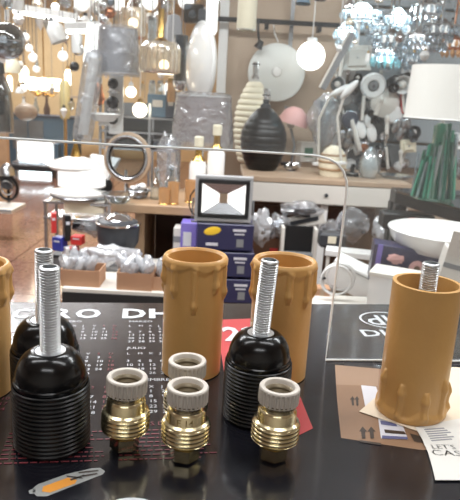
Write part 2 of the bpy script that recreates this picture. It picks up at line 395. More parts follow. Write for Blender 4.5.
# printed picture of a small capsule bulb
mesh('bulb_picture', flat([(33, 488.5), (38, 484.5), (66, 474.5), (92, 468.5), (100, 468), (105, 471.5), (103, 474.5), (76, 485), (47, 496.5), (37, 496.5), (33, 493)], ZP*.6), 'mat_grey', dm, False)
mesh('bulb_tip', flat([(28.5, 491), (33, 489), (36, 491), (33, 494), (29.5, 494)], ZP*.6), 'mat_grey', dm, False)
mesh('bulb_filament', flat([(43, 487), (68, 478), (77, 480.5), (75, 484), (50, 493), (42, 492)], ZP), 'mat_orange', dm, False)
for a, b2 in (((66, 476), (82, 478)), ((78, 472.5), (98, 470.5)), ((82, 476), (97, 473.5)), ((70, 480), (84, 475))):
    mesh('bulb_pin', flat([a, b2, (b2[0]+1, b2[1]+1.3), (a[0]+1, a[1]+1.4)], ZP*1.4), 'mat_carddark', dm, False)
mesh('white_oval_print', flat([(132+24*math.cos(2*PI*i/24), 507-9*math.sin(2*PI*i/24)) for i in range(24)], ZP), 'mat_print', dm, False)
# ------------------------------------------------------------------ clear screen with a pass-through opening, standing on the counter
P0 = onz(326, 362, CT)[0]; PD = (onz(378, 362.5, CT)[0]-P0).normalized(); PN = Vector((-PD.y, PD.x, 0))
def sc(px, py):
    d = ray(px, py); t = (P0-Vector((0, 0, CZ))).dot(PN)/d.dot(PN); p = Vector((0, 0, CZ))+d*t
    return ((p-P0).dot(PD), p.z-CT)
edge = [sc(*q) for q in ((-60, 134), (0, 138), (120, 145.5), (230, 150.5), (312, 155.5), (320, 156.6), (330, 159.5), (338, 164), (344, 171.5), (347.3, 182), (347.2, 193), (343.5, 225), (337, 275), (331, 322), (326, 362))]
edge[-1] = (edge[-1][0], .0008)
zt, xr = .42, .45
outer = edge + [(xr, .0008), (xr, zt), (-.8, zt), (-.8, edge[0][1])]
n = len(outer); V = [(x, 0, z) for x, z in outer]+[(x, .003, z) for x, z in outer]
scr = empty('clear_screen', (P0.x, P0.y, CT), (0, 0, math.atan2(PD.y, PD.x))); tag(scr, 'clear acrylic counter screen with a round-cornered pass-through opening', 'screen')
sh = mesh('acrylic_sheet', (V, [tuple(range(n)), tuple(reversed(range(n, 2*n)))]), 'acrylic', scr, False)
mesh('polished_edge', tube([(x, .0015, z) for x, z in edge+[(xr, .0016)]], .0008, 6), 'acrylic_edge', scr)
# ------------------------------------------------------------------ things on the counter
def drips(height, r, seed, flared=True, specs=None):
    NU, NZ = 240, 96; V, Fc = [], []
    if specs is None:
        rd = random.Random(seed); specs = [(i*2*PI/7+rd.uniform(-.25, .25), rd.uniform(.012, .030), rd.uniform(.075, .11)) for i in range(7)]
    def rad(a, z):
        d = height - z
        rr = r
        rim = max(0, 1-d/(.0062+.0016*math.sin(a*5+.6)+.001*math.sin(a*9))); rr += .0013*min(1, rim*2.6)*min(1, .45+d/.0022)
        rr += .0002*math.sin(a*3+1)*rim
        for (ad, ln, wd) in specs:
            da = (a-ad+PI) % (2*PI)-PI
            if d < ln+.004:
                t = d/ln
                w_ = wd*(1.25 - .35*t) + (.028*math.exp(-((d-ln+.0028)/.0024)**2))
                hh = (.0017+.0009*math.exp(-((d-ln+.003)/.0026)**2))*min(1, max(0, (d-.0015)/.0035))
                fade = 1 if d < ln-.002 else max(0, 1-((d-(ln-.002))/.0045)**2)
                u = abs(da)/w_
                if u < 1.8: rr += hh*math.sqrt(fade)*math.exp(-(u*1.0)**5)
        return rr
    for i in range(NU):
        a = 2*PI*i/NU
        for j in range(NZ+1):
            z = height*(j/NZ)**.8
            q = rad(a, z); V.append((q*math.cos(a), q*math.sin(a), z))
        e = rad(a, height)
        for q, z in ((e-.0006, height+.0006), (r-.0010, height+.0005), (r-.0022, height-.0008), (r-.0022, height*.5), (r-.0022, 0)):
            V.append((q*math.cos(a), q*math.sin(a), z))
    n = NZ+1+5
    for i in range(NU):
        j = (i+1) % NU
        for q in range(n): Fc.append((i*n+q, j*n+q, j*n+(q+1) % n, i*n+(q+1) % n))
    return V, Fc
A = -PI/2
SPEC1 = [(A+.07, .0290, .075), (A-.62, .0205, .085), (A+.80, .0175, .085), (A-1.25, .0150, .085), (A+1.3, .0230, .08), (A+2.0, .02, .09), (A+2.8, .02, .09), (A-2.5, .02, .09), (A-1.8, .024, .09)]
SPEC2 = [(A+.12, .0200, .085), (A+.75, .0235, .075), (A-.55, .0165, .085), (A+1.3, .0190, .08), (A-1.15, .0220, .085), (A+2.0, .02, .09), (A-1.8, .025, .09), (A+3, .02, .09)]
SPEC3 = [(A-.62, .0200, .08), (A+.10, .0170, .09), (A+.72, .0235, .075), (A-1.3, .024, .075), (A+1.35, .018, .085), (A+2.6, .02, .09)]
def sleeve(label, px, py, hgt, specs, tilt=(0, 0), flip=False, r=.0193):
    p = onz(px, py, CT+hgt)[0]
    o = mesh('candle_sleeve', drips(hgt, r-.0008, 1, True, specs), 'wax')
    o.location = (p.x, p.y, CT+.0006); o.rotation_euler = (R(tilt[0]), R(tilt[1]), 0)
    if flip: o.rotation_euler = (PI+R(tilt[0]), R(tilt[1]), 0); o.location.z = CT+hgt+.0008
    return tag(o, label, 'candle sleeve', 'wax drip candle sleeves')
sleeve('tan candle sleeve with wax drips cut by the left photo edge', -28, 265, .0735, SPEC2)
sleeve('tan candle sleeve with long wax drips standing behind the two brass sockets', 195.5, 256.5, .0742, SPEC1)
sleeve('tan candle sleeve with wax drips behind the black lamp holder', 285, 261, .0742, SPEC2)
sleeve('upside-down tan candle sleeve with drips at the bottom on white paper', 427.5, 284, .0762, [(-a, l, w_) for a, l, w_ in SPEC3], flip=True)
def rod_geo(z0, z1, r=.0048, pitch=.00135):
    prof = [(.0034, z0)]; z = z0
    while z < z1-pitch:
        prof += [(r-.0008, z), (r, z+pitch*.42), (r, z+pitch*.58)]; z += pitch
    prof += [(r-.0004, z1-.0003), (r-.0009, z1), (.0034, z1), (.0033, z1-.012), (.0004, z1-.0125)]
    return lathe(prof, 28)
def black_holder(label, px, py, tilt=(0, 0), rodtop=.0894, yaw=0):
    p = onz(px, py, CT+.0475)[0]
    t = empty('lamp_holder', (p.x, p.y, CT+.0004), (0, 0, yaw)); tag(t, label, 'lamp holder', 'black screw lamp holders')
    prof = [(.015, 0), (.0176, .0002)]; z = .0006
    while z < .0285:
        prof += [(.0177, z), (.0183, z+.0006), (.0183, z+.0011), (.0177, z+.0017)]; z += .00212
    prof += [(.0181, z+.0002), (.0181, z+.0012), (.0176, z+.0016)]
    mesh('threaded_skirt', lathe(prof, 64), 'bakelite_skirt', t)
    prof = [(.0172, z+.0014), (.0174, z+.0034), (.0170, z+.0040), (.0166, z+.0041)]; zc = z+.0041
    for i in range(1, 15):
        a = i/14*1.3; prof.append((.0066+.0100*math.cos(a), zc+(.0480-zc)/math.sin(1.3)*math.sin(a)))
    prof += [(.0086, .0481), (.0076, .0482), (.0074, .0474), (.0049, .0472)]
    mesh('dome_cap', lathe(prof, 64), 'bakelite', t)
    mesh('cap_washer', lathe([(.0045, .0473), (.0071, .0474), (.0071, .0481), (.0045, .0482)], 32), 'steel_rod', t)
    ro = mesh('threaded_rod', rod_geo(-.004, rodtop-.046), 'steel_rod', t, loc=(0, 0, .046), rot=(R(tilt[0]), R(tilt[1]), 0))
    return t
black_holder('large black ribbed lamp holder nearest the camera at left', 50.5, 352, (0, .4))
black_holder('black ribbed lamp holder half hidden behind the nearest left one', 44.5, 321, (0, .8), .0868)
black_holder('black ribbed lamp holder beside the right brass socket', 260.5, 334, (0, 3.0), .0885)
def brass_socket(label, px, py, yaw, tilt=(0, 0), text=None):
    p = onz(px, py, CT+.0372)[0]
    t = empty('brass_socket', (p.x, p.y, CT+.0003), (R(tilt[0]), R(tilt[1]), yaw)); tag(t, label, 'lamp socket', 'brass sockets with porcelain rings')
    g = lathe([(.0036, 0), (.0056, .0002), (.0072, .0008), (.0072, .0066), (.0056, .0072), (.0052, .0084), (.0085, .0090)], 6)
    mesh('hex_nut', g, 'brass', t, False)
    mesh('bottom_cup', lathe([(.0050, .0070), (.0064, .0072), (.0086, .0088), (.0104, .0102), (.0110, .0110)], 48), 'brass_dark', t)
    prof = [(.0108, .0106), (.0114, .0109)]
    z = .0112
    for i in range(4):
        prof += [(.0110, z), (.01165, z+.0006), (.0117, z+.0011), (.01155, z+.0016), (.0110, z+.0020)]; z += .00205
    prof += [(.0112, z+.0003), (.0110, z+.0009), (.0098, z+.0016)]
    mesh('threaded_collar', lathe(prof, 56), 'brass', t)
    zb = z+.0012
    mesh('socket_body', lathe([(.0099, zb), (.0095, zb+.0008), (.0094, zb+.0048), (.0090, zb+.0055), (.0084, zb+.0061), (.0083, zb+.0072), (.0088, zb+.0078), (.0088, zb+.0098)], 48), 'brass', t)
    z0 = zb+.0088
    NR = 26; seg = NR*8; V, Fc = [], []
    prof = [(.0082, z0, 0), (.0094, z0+.0002, .3), (.0098, z0+.0006, 1), (.0098, z0+.0060, 1), (.0097, z0+.0068, .2), (.0097, z0+.0078, 0), (.0093, z0+.0084, 0), (.0086, z0+.0086, 0), (.0074, z0+.0084, 0), (.0070, z0+.0078, 0), (.0069, z0+.0010, 0), (.0070, z0, 0)]
    for i in range(seg):
        a = 2*PI*i/seg; c = max(0, math.cos(NR*a))**.5 if math.cos(NR*a) > 0 else 0
        for r, zz, s in prof: rr = r-.0013*s*(1-c); V.append((rr*math.cos(a), rr*math.sin(a), zz))
    n = len(prof)
    for i in range(seg):
        j = (i+1) % seg
        for q in range(n): Fc.append((i*n+q, j*n+q, j*n+(q+1) % n, i*n+(q+1) % n))
    mesh('porcelain_ring', (V, Fc), 'porcelain', t)
    inner = [(.0069, z0+.0062)]
    for i in range(6): inner += [(.0066, z0+.006-i*.0026), (.0060, z0+.0047-i*.0026)]
    inner += [(.0004, z0-.0105)]
    mesh('screw_lining', lathe(inner, 40), 'lining', t)
    if text:
        g, fc = text_geo(text, .0046, 'CENTER', bold=.01); V = []
        for x, y, _ in g:
            a = -PI/2 - yaw + x/.0095; V.append((.00950*math.cos(a), .00950*math.sin(a), zb+.001+y))
        mesh('stamped_text', (V, fc), 'stamp', t, False)
    return t
brass_socket('brass socket with porcelain ring standing furthest left', 125, 378, .3, (0, 1.6))
brass_socket('brass socket with stamped body and porcelain ring nearest the camera', 187, 387.5, .9, (0, 1.0), text='E 14')
brass_socket('brass socket half hidden behind the stamped one, against the candle sleeve', 187.5, 361.5, .2)
brass_socket('brass socket with porcelain ring standing furthest right', 278, 388, .6, (0, 1.6))
# threaded rod inside the upside-down sleeve
p = onz(427.5, 284, CT+.0762)[0]; p = Vector((p.x+.0015, p.y+.003, CT)); hr = at(428.5, 264, p.y)[0].z-CT
o = mesh('threaded_rod', rod_geo(0, hr), 'steel_rod', loc=(p.x, p.y, CT+.0008)); tag(o, 'short threaded steel rod sticking out of the upside-down candle sleeve', 'rod')
# papers
def sheet(name, label, pxs, mat, z, cat='paper', th=.0003):
    V = [onz(x, y, CT)[0] for x, y in pxs]; c = sum(V, Vector())/len(V)
    o = mesh(name, prism([(v.x-c.x, v.y-c.y) for v in V], th), mat, None, False); o.location = (c.x, c.y, z)
    return tag(o, label, cat), c
sheet('paper_slip', 'cream paper slip under the upside-down candle sleeve', [(359, 412.5), (374, 399.5), (452, 368), (520, 372), (540, 430), (470, 440), (417, 432)], 'paper_cream', CT+.00055, th=.0002)
# curling receipt
prow = [((415, 429), (520, 408)), ((422, 441), (524, 425)), ((428, 455), (528, 446)), ((432, 469), (530, 464)), ((435, 482), (532, 482))]
V = []; 
for i, (a, b2) in enumerate(prow):
    pa, pb = onz(*a, CT)[0], onz(*b2, CT)[0]
    for j in range(7):
        q = pa.lerp(pb, j/6); V.append((q.x, q.y, CT+.0009+.0000*i))
Fc = [(i*7+j, i*7+j+1, (i+1)*7+j+1, (i+1)*7+j) for i in range(4) for j in range(6)]
c = Vector(V[17]); rc = empty('receipt', (c.x, c.y, CT)); tag(rc, 'white printed till receipt lying at the lower right corner', 'receipt')
r_ = mesh('receipt_paper', ([(x-c.x, y-c.y, z-CT) for x, y, z in V], Fc), 'paper', rc, False)
s = r_.modifiers.new('s', 'SOLIDIFY'); s.thickness = .0002; s.offset = -1
def rtext(t_, px, py, size, rot, xs=1.0, mat='ink'):
    q = onz(px, py, CT)[0]; mesh('receipt_print', moved(text_geo(t_, size, xs=xs), q.x-c.x, q.y-c.y, .0011, R(rot)), mat, rc, False)
rtext('CASH', 432.5, 457, .0068, 2, 1.25); rtext('LET\'S', 432, 450.5, .0055, 4, 1.05)
for i in range(6):
    q = onz(424+i*1.4, 431.5+i*2.2, CT)[0]; wd = (.012, .013, .014, .011, .014, .012)[i]
    mesh('receipt_line', moved(box((wd/2, 0, 0), (wd, .0012, .00005), 0), q.x-c.x, q.y-c.y, .00112, R(13)), 'ink', rc, False)
#BACKGROUND
# ------------------------------------------------------------------ furniture behind the counter
def slab_desk(name, label, cat, a, b2, z, depth, drop, top_mat, front_mat, th=.025, leg_mat='white', panels=()):
    """desk whose front top edge runs between pixels a and b2 at height z"""
    pa, pb = onz(*a, z)[0], onz(*b2, z)[0]; L = (pb-pa).length; an = math.atan2(pb.y-pa.y, pb.x-pa.x)
    t = empty(name, (pa.x, pa.y, 0), (0, 0, an)); tag(t, label, cat)
    mesh('table_top', box((L/2, depth/2, z-th/2), (L, depth, th), .1), top_mat, t, False)
    if drop: 
        nd = max(1, round(L/.55)); wd = (L-.04)/nd
        for i in range(nd):
            d = mesh('drawer', box((.02+wd*(i+.5), .012, z-th-drop/2), (wd-.006, .02, drop-.006), .1), front_mat, t, False)
            mesh('keyhole', lathe([(.001, 0), (.008, 0), (.008, .004), (.001, .005)], 14), 'darkgrey', d, loc=(.02+wd*(i+.5), 0, z-th-drop/2), rot=(PI/2, 0, 0))
        mesh('drawer_case', box((L/2, depth/2, z-th-drop/2), (L-.03, depth-.05, drop), .02), front_mat, t, False)
    for fx in panels:
        mesh('side_panel', box((L*fx, depth/2, (z-th-drop)/2), (.03, depth-.04, z-th-drop-.002), .05), leg_mat, t, False)
    return t
slab_desk('drawer_desk', 'white drawer desk with a wood top carrying the vase lamps', 'desk', (243, 175.5), (412, 184.5), .80, .44, .085, 'wood_pale', 'offwhite', .022, 'white', (.02, .5, .98))
slab_desk('display_table', 'pale wood display table under the white bottle lamps', 'table', (112, 203), (247, 210.3), .78, .36, .0, 'wood', 'wood', .028, 'wood', (.20, .97))
tb_ = [o for o in COL.objects if o.name.startswith('display_table')][0]
mesh('back_panel', box((.27, .30, .37), (.34, .012, .74), .02), 'wood_dark', tb_, False)  # dark sheet added to stand in for the shade under the table
# low plinth straight behind the counter
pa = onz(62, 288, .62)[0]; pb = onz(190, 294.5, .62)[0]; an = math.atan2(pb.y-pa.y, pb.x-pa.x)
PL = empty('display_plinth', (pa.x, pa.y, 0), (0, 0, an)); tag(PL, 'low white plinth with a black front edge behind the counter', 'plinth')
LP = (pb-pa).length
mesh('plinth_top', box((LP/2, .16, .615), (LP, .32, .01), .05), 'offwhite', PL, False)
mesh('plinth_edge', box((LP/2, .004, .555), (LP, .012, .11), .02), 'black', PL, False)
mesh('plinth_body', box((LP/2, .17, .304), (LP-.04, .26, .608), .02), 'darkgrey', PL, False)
# dark glass-topped table with the green lamp
q = [onz(x, y, .86)[0] for x, y in ((391, 187.5), (396, 191), (530, 228), (600, 196))]
cc = sum(q, Vector())/4; dt = empty('dark_table', (cc.x, cc.y, 0)); tag(dt, 'dark wood table carrying the green glass lamp', 'table')
mesh('table_top', prism([(v.x-cc.x, v.y-cc.y) for v in q], .034, .822), 'black', dt, False)
mesh('glass_top', prism([((v.x-cc.x)*.99, (v.y-cc.y)*.99) for v in q], .004, .8565), 'smoke_glass', dt, False)
for v in q: mesh('leg', box(((v.x-cc.x)*.93, (v.y-cc.y)*.93, .41), (.035, .035, .82), .1), 'black', dt, False)
# lamp display board on the back wall
bd = empty('display_board', at(338, 100, 3.17)[0]); 
x0, x1 = .58, 2.2
bd.location = (0, 3.17, 0); tag(bd, 'grey slatted display board hung with wall lamps', 'display board')
M('board', (150, 158, 162), .5, var=.08, vscale=6)
for i in range(11): mesh('slat', box(((x0+x1)/2, 0, .86+i*.13), (x1-x0, .04, .118), .1), 'board', bd, False)
for xx in (x0-.012, x1+.012): mesh('frame_post', box((xx, 0, 1.1), (.024, .05, 2.2), .05), 'white', bd, False)
# black rail along the beige wall
T('wall_rail', 'black metal rail running along the beige wall', 'rail', 275, 22, 3.1, [('bar', ('B', (0, 0, 0), (150, 4, 4.5)), 'black')]+[('bracket', ('B', (x, 6, -4), (4, 14, 6)), 'black') for x in (-62, -8, 45)], group=None)
T('steel_upright', 'thin steel upright rising behind the black rail', 'upright', 289, 60, 3.16, [('strip', ('B', (0, 0, 60), (4, 1.5, 150)), 'steel'), ('foot_clip', ('B', (0, 0, -16), (6, 2, 4)), 'steel')])
# ------------------------------------------------------------------ lamps in the middle
def table_shade(name, label, cat, px, py, Y, rt, rb, h, mat, extra=(), z=None, **kw):
    return T(name, label, cat, px, py, Y, [('shade', ('L', [(rb, 0), (rt, h), (rt-.6, h), (rb-.6, 0.3)], 40), mat)]+list(extra), z=z, **kw)
def egg(n, h, rmax, bot, top, wob=.03):
    pr = []
    for i in range(n*6+1):
        t = i/(n*6); r = bot+(rmax-bot)*math.sin(PI/2*min(1, t/.5))**.85 if t < .5 else top+(rmax-top)*math.cos(PI/2*(t-.5)/.5)**.8
        pr.append((r*(1-wob*abs(math.cos(PI*n*t))**8), h*t))
    return [(.1, 0)]+pr+[(.1, h)]
def ribs(n, h, rmax, bot, top, wob=.06):
    pr = []
    for i in range(n*6+1):
        t = i/(n*6); r = bot+(rmax-bot)*math.sin(PI*min(1, t*1.55)/2)**.8 if t < .645 else top+(rmax-top)*math.cos(PI/2*(t-.645)/.355)**.75
        pr.append((r*(1-wob*abs(math.cos(PI*n*t))**6), h*t))
    return [(.1, 0)]+pr+[(.1, h)]
T('vase_lamp', 'black ribbed vase lamp on the wood topped desk', 'lamp', 261.5, 169.5, None, [('vase', ('L', egg(9, 60, 23, 14, 6), 40), 'black'), ('neck', ('L', [(.1, 60), (5, 60), (5, 63), (3, 64), (3, 68), (.1, 68)]), 'darkgrey'), ('lamp_socket', ('L', [(.1, 68), (3.6, 68), (3.6, 77), (2.6, 78), (2.6, 73), (.1, 73)]), 'chrome', [('socket_ring', ('R', 3.7, .6, 24, 'z', (0, 0, 72)), 'black')])], z=.80)
T('vase_lamp', 'cream ribbed vase lamp behind the black one', 'lamp', 250, 162.5, None, [('vase', ('L', egg(14, 78, 18.5, 12, 6, .1), 40), 'cream'), ('neck', ('L', [(.1, 80), (4, 80), (4, 83), (2.6, 84), (2.6, 87), (.1, 87)]), 'chrome'), ('lamp_socket', ('L', [(.1, 87), (3.2, 87), (3.2, 96), (.1, 96)]), 'chrome', [('socket_ring', ('R', 3.3, .6, 24, 'z', (0, 0, 94)), 'black')])], z=.80)
T('disc_lamp', 'large pale round disc lamp hung on the beige wall', 'lamp', 276.5, 72.5, 3.12, [('disc', ('L', [(.1, 3), (24, 2.4), (28.2, 1), (28.6, -1), (27, -3), (.1, -3)], 48), 'pale_disc'), ('hub', ('L', [(.1, 5), (4, 4.6), (5, 3), (5, 2)], 24), 'white'), ('cord', ('T', ('U', [(0, 30, -4), (-4, 38, -4), (-6, 48, -6)], .6), (0, 0, 0), (0, 0, 0)), 'white')], rot=(84, 0, 0))
T('globe_lamp', 'glowing white globe lamp beside the pale disc', 'lamp', 311, 56, 2.95, [('globe', ('S', (0, 0, 0), 14), 'lit'), ('collar', ('L', [(5, 12), (5, 17), (.1, 18)]), 'white'), ('cord', ('C', 17), 'white')])
T('pink_lamp', 'desk lamp with a pink dome shade beside the black vase', 'lamp', 289, 165, None, [('shade', ('T', ('L', [(.1, 17), (5, 16.5), (11, 12), (14.5, 4), (15, 0), (14, .3), (10, 10), (.1, 15.5)]), (0, 0, 40), (0, 14, 0)), 'pink'), ('arm', ('U', [(2, 0, 2), (4, 0, 20), (-8, 0, 57), (2, 0, 54)], 1.3), 'grey'), ('bulb', ('S', (-1, 0, 40), 4), 'offwhite'), ('base', ('L', [(.1, 0), (9, 0), (9, 2.5), (.1, 3.5)]), 'darkgrey')], z=.80)
T('cylinder_pendant', 'polished white cylinder pendant in front of the black rail', 'pendant lamp', 246, 31, 2.6, [('cylinder', ('L', [(9, 0), (9.6, 1), (9.6, 46), (.1, 46), (.1, 44), (8.6, 44), (8.6, 0)], 36), 'cream'), ('cord', ('C', 46), 'white'), ('chrome_band', ('R', 9.7, .5, 36, 'z', (0, 0, 1)), 'chrome')])
T('spot_head', 'small black spotlight clipped under the rail', 'spotlight', 258, 44, 3.07, [('head', ('T', ('L', [(.1, 8), (2.5, 8), (4, 2), (4.4, 0), (3.6, .4), (.1, 3)]), (0, 0, -4), (0, 25, 0)), 'black'), ('stem', ('U', [(1, 0, 2), (-1, 0, 14), (-1, 2, 24)], 1.2), 'black')])
T('beehive_pot', 'cream and tan banded beehive pot on the desk', 'pot', 331.5, 175.5, None, [('pot', ('L', [(.1, 0), (12, 0), (13.6, 8), (14, 12), (12.5, 19), (9, 25.5), (4, 29.5), (.1, 30)], 36), 'cream')]+[('tan_band', ('R', r, 1.3, 36, 'z', (0, 0, zz)), 'wood') for r, zz in ((13.2, 7), (13.4, 14), (11.4, 20.6))], z=.80)
T('foil_flower', 'small shiny silver ornament beside the black vase', 'ornament', 291, 170.5, None, [('crumple', ('N', (0, 0, 5), (8, 6, 5), 4, .5), 'chrome'), ('stand', ('L', [(.1, 0), (5, 0), (3, 1.5), (.1, 2)]), 'darkgrey')], z=.80)
T('lamp_carton', 'small mint and white lamp carton behind the silver ornament', 'box', 305, 164, None, [('carton', ('T', ('B', (0, 0, 12), (17, 12, 20)), (0, 0, 0), (0, 0, 20)), 'offwhite'), ('print_panel', ('T', ('B', (0, -6.1, 12), (9, .6, 9)), (0, 0, 0), (0, 0, 20)), 'green')], z=.80)
T('glass_funnel', 'clear glass funnel vase standing behind the beehive pot', 'vase', 321, 160, 2.9, [('vase', ('L', [(.1, 0), (6, 0), (4, 3), (3, 20), (7, 44), (13, 58), (12.4, 58), (6, 44), (2.2, 20), (.1, 4)], 28), 'glass'), ('film_wrap', ('N', (0, 0, 40), (15, 10, 24), 8, .3), 'film')])
for i, (x, y, l_) in enumerate(((318, 165, 'tall white desk lamp stem with a long bent reading head'), (341, 164, 'white reading lamp with an oval head beside the beehive pot'))):
    T('reading_lamp', l_, 'desk lamp', x, y, 2.72-.14*i, [('base', ('L', [(.1, 0), (6, 0), (6, 2), (.1, 3)]), 'white'), ('stem', ('U', [(0, 0, 2), (-3 if i == 0 else -8, 0, 45), (6 if i == 0 else -3, 0, 68)], 1.3), 'offwhite'), ('head', ('T', ('S', (0, 0, 0), 8, (1.5, .6, .45)), (16 if i == 0 else 1, 0, 73 if i == 0 else 72), (0, -28 if i == 0 else -50, 0)), 'white')])
# white glazed bottle lamps on the display table
for i, (x, y, h, l_) in enumerate(((197, 193, 40, 'shorter white bottle lamp with a gold neck'), (214.5, 194, 52, 'taller white bottle lamp with a gold neck and cream socket'))):
    T('bottle_lamp', l_, 'lamp', x, y, None, [('bottle', ('L', [(.1, 0), (8, 0), (8.6, 3), (8.6, h-12), (7, h-8), (.1, h-8)]), 'white_gloss'), ('gold_neck', ('L', [(7.2, h-9), (6, h-6), (4, h-4), (3.2, h), (3.2, h+6), (.1, h+6)]), 'gold'), ('lamp_socket', ('L', [(.1, h+6), (4.4, h+6), (4.6, h+15), (3.6, h+16), (.1, h+16)]), 'cream')], z=.78)
T('shade_lamp', 'table lamp with a mauve shade wrapped in clear film', 'lamp', 200, 191, 2.25, [('shade', ('L', [(29, 50), (25, 92), (24.3, 92), (28.3, 50)], 40), 'fabric_mauve'), ('film_wrap', ('L', [(30, 42), (30.5, 50), (26.5, 94), (20, 96), (19, 95)], 40), 'film'), ('stem', ('L', [(.1, 0), (12, 0), (12, 2), (4, 4), (2, 12), (2, 74), (.1, 74)]), 'chrome'), ('collar', ('R', 25.2, .7, 36, 'z', (0, 0, 92)), 'offwhite')])
T('film_bundle', 'tall lamp foot bundled in crumpled clear film', 'wrapped lamp', 168, 193.5, 2.1, [('film', ('N', (0, 0, 28), (11, 10, 32), 2, .35), 'film'), ('lamp_foot', ('L', [(.1, 0), (6, 0), (3, 4), (2, 40), (4, 44), (.1, 52)]), 'steel')])
for i, (x, y, h, l_) in enumerate(((164, 204, 16, 'short amber glass tumbler at the table edge'), (173, 204, 22, 'tall amber glass tumbler beside the short one'), (190, 202, 22, 'amber glass tumbler below the white bottle lamps'))):
    T('amber_glass', l_, 'glass', x, y, None, [('glass_wall', ('L', [(.1, 0), (5.2, 0), (5.8, h), (5.2, h), (4.6, 1), (.1, 1)]), 'amberglass'), ('foot_ring', ('R', 5.3, .6, 24, 'z', (0, 0, .5)), 'gold')], z=.78)
for i, (x, y, h, r, l_) in enumerate(((156, 199, 28, 6, 'clear glass bottle at the left of the display table'), (171, 199, 30, 7, 'clear stoppered glass jar behind the amber tumblers'))):
    T('glass_bottle', l_, 'bottle', x, y, None, [('bottle', ('L', [(.1, 0), (r, 0), (r, h*.6), (r*.4, h*.75), (r*.4, h), (r*.3, h), (.1, h*.7)]), 'glass'), ('stopper', ('S', (0, 0, h+1), r*.5), 'crystal')], z=.78)
tb = T('bulb_tray', 'round glass tray heaped with white bulbs', 'tray', 138, 198, None, [('tray', ('L', [(.1, 0), (8, 0), (12, 8), (11.4, 8), (7.5, 1), (.1, 1)]), 'smoke_glass')]+[('rim', ('R', 12, .6, 28, 'z', (0, 0, 8)), 'steel')], z=.78)
for i in range(7):
    a = i*2.4; T('white_bulb', 'small white frosted bulb heaped in the round glass tray', 'bulb', 138+6*math.cos(a)*(.4+.1*i), 189.5+2*math.sin(a)-(2 if i > 4 else 0), onz(138, 198, .78)[0].y-.005+.01*math.sin(a), [('globe', ('S', (0, 0, 0), 3.6), 'white'), ('screw_cap', ('L', [(1.8, 3), (1.6, 6), (.1, 6.5)], 12), 'steel')], group='bulbs in the glass tray', rot=(30*i, 20*i, 0))
T('glass_dish', 'wide shallow glass dish at the table corner', 'dish', 119, 203, None, [('dish', ('L', [(.1, 0), (8, 0), (17, 9), (16.4, 9), (8, 1), (.1, 1)], 32), 'glass'), ('rim', ('R', 17, .5, 32, 'z', (0, 0, 9)), 'steel')], z=.78)
T('ring_lamp', 'round clear pane in a broad pale ring frame', 'ring lamp', 128, 158, 2.13, [('frame', ('L', [(19, -1.5), (24.5, -1.5), (25.5, 0), (25, 3), (20, 3.6), (18.6, 2), (19, -1.5)], 48), 'wood_pale'), ('inner_band', ('R', 21, 1.6, 48, 'z', (0, 0, 3)), 'steel'), ('glass', ('L', [(.1, 1), (19.5, 1), (19.5, -1), (.1, -1)], 40), 'glass'), ('dark_bead', ('R', 18.9, .9, 40, 'z', (0, 0, 2.4)), 'black'), ('prop', ('U', [(0, -22, 0), (0, -39, -3)], 1.5), 'steel'), ('foot', ('B', (0, -40, -2), (22, 2, 12)), 'steel')], rot=(86, 0, -14))
T('cone_lamp', 'white cone lamp seen through the round ring frame', 'lamp', 126, 178, 2.5, [('cone', ('T', ('L', [(13, 0), (9, 10), (2.5, 26), (.1, 27), (.1, 25), (12.4, 0)], 28), (-12, 0, 8), (0, -62, 0)), 'white_gloss'), ('stem', ('L', [(.1, -90), (8, -90), (1.4, -86), (1.4, 8), (.1, 8)]), 'chrome')])
# flood light on its boxes
T('flood_light', 'grey LED flood light with glowing reflector sides on the navy cartons', 'flood light', 222.5, 222, 1.62, [('housing', ('J', [('B', (0, 6, 1.5), (57, 9, 3)), ('B', (0, 6, 44), (57, 9, 3)), ('B', (-27, 6, 23), (3, 9, 42)), ('B', (27, 6, 23), (3, 9, 42)), ('B', (0, 10, 23), (56, 3, 44))]), 'flood_grey'), ('gasket', ('J', [('B', (0, 2, 6), (49, 3, 4)), ('B', (0, 2, 40), (49, 3, 4)), ('B', (-23.5, 2, 23), (4, 3, 36)), ('B', (23.5, 2, 23), (4, 3, 36))]), 'black'),
  ('reflector', ('P', [(-21.5, 2, 8), (21.5, 2, 8), (21.5, 2, 38), (-21.5, 2, 38), (-4, 7, 18.5), (4, 7, 18.5), (4, 7, 27.5), (-4, 7, 27.5)], [(0, 1, 5, 4), (2, 3, 7, 6)]), 'steel', [('side_reflector', ('P', [(-21.5, 2, 8), (-21.5, 2, 38), (-4, 7, 27.5), (-4, 7, 18.5)], [(0, 1, 2, 3)]), 'lit_soft'), ('side_reflector', ('P', [(21.5, 2, 8), (21.5, 2, 38), (4, 7, 27.5), (4, 7, 18.5)], [(3, 2, 1, 0)]), 'lit_soft')]),  # side faces glow in place of the light they would mirror
  ('led_chip', ('B', (0, 6.6, 23), (8, 1.2, 9.5)), 'wood_pale'), ('stand', ('U', [(-30, 6, 22), (-31, 6, -2), (31, 6, -2), (30, 6, 22)], 1.1), 'grey'), ('power_lead', ('U', [(-29, 10, 30), (-33, 8, 24), (-34, 4, 14), (-31, 2, 8), (-28, 0, 6)], .7), 'black')], rot=(0, 0, 3))
p, k = at(222.5, 225, 1.62); 
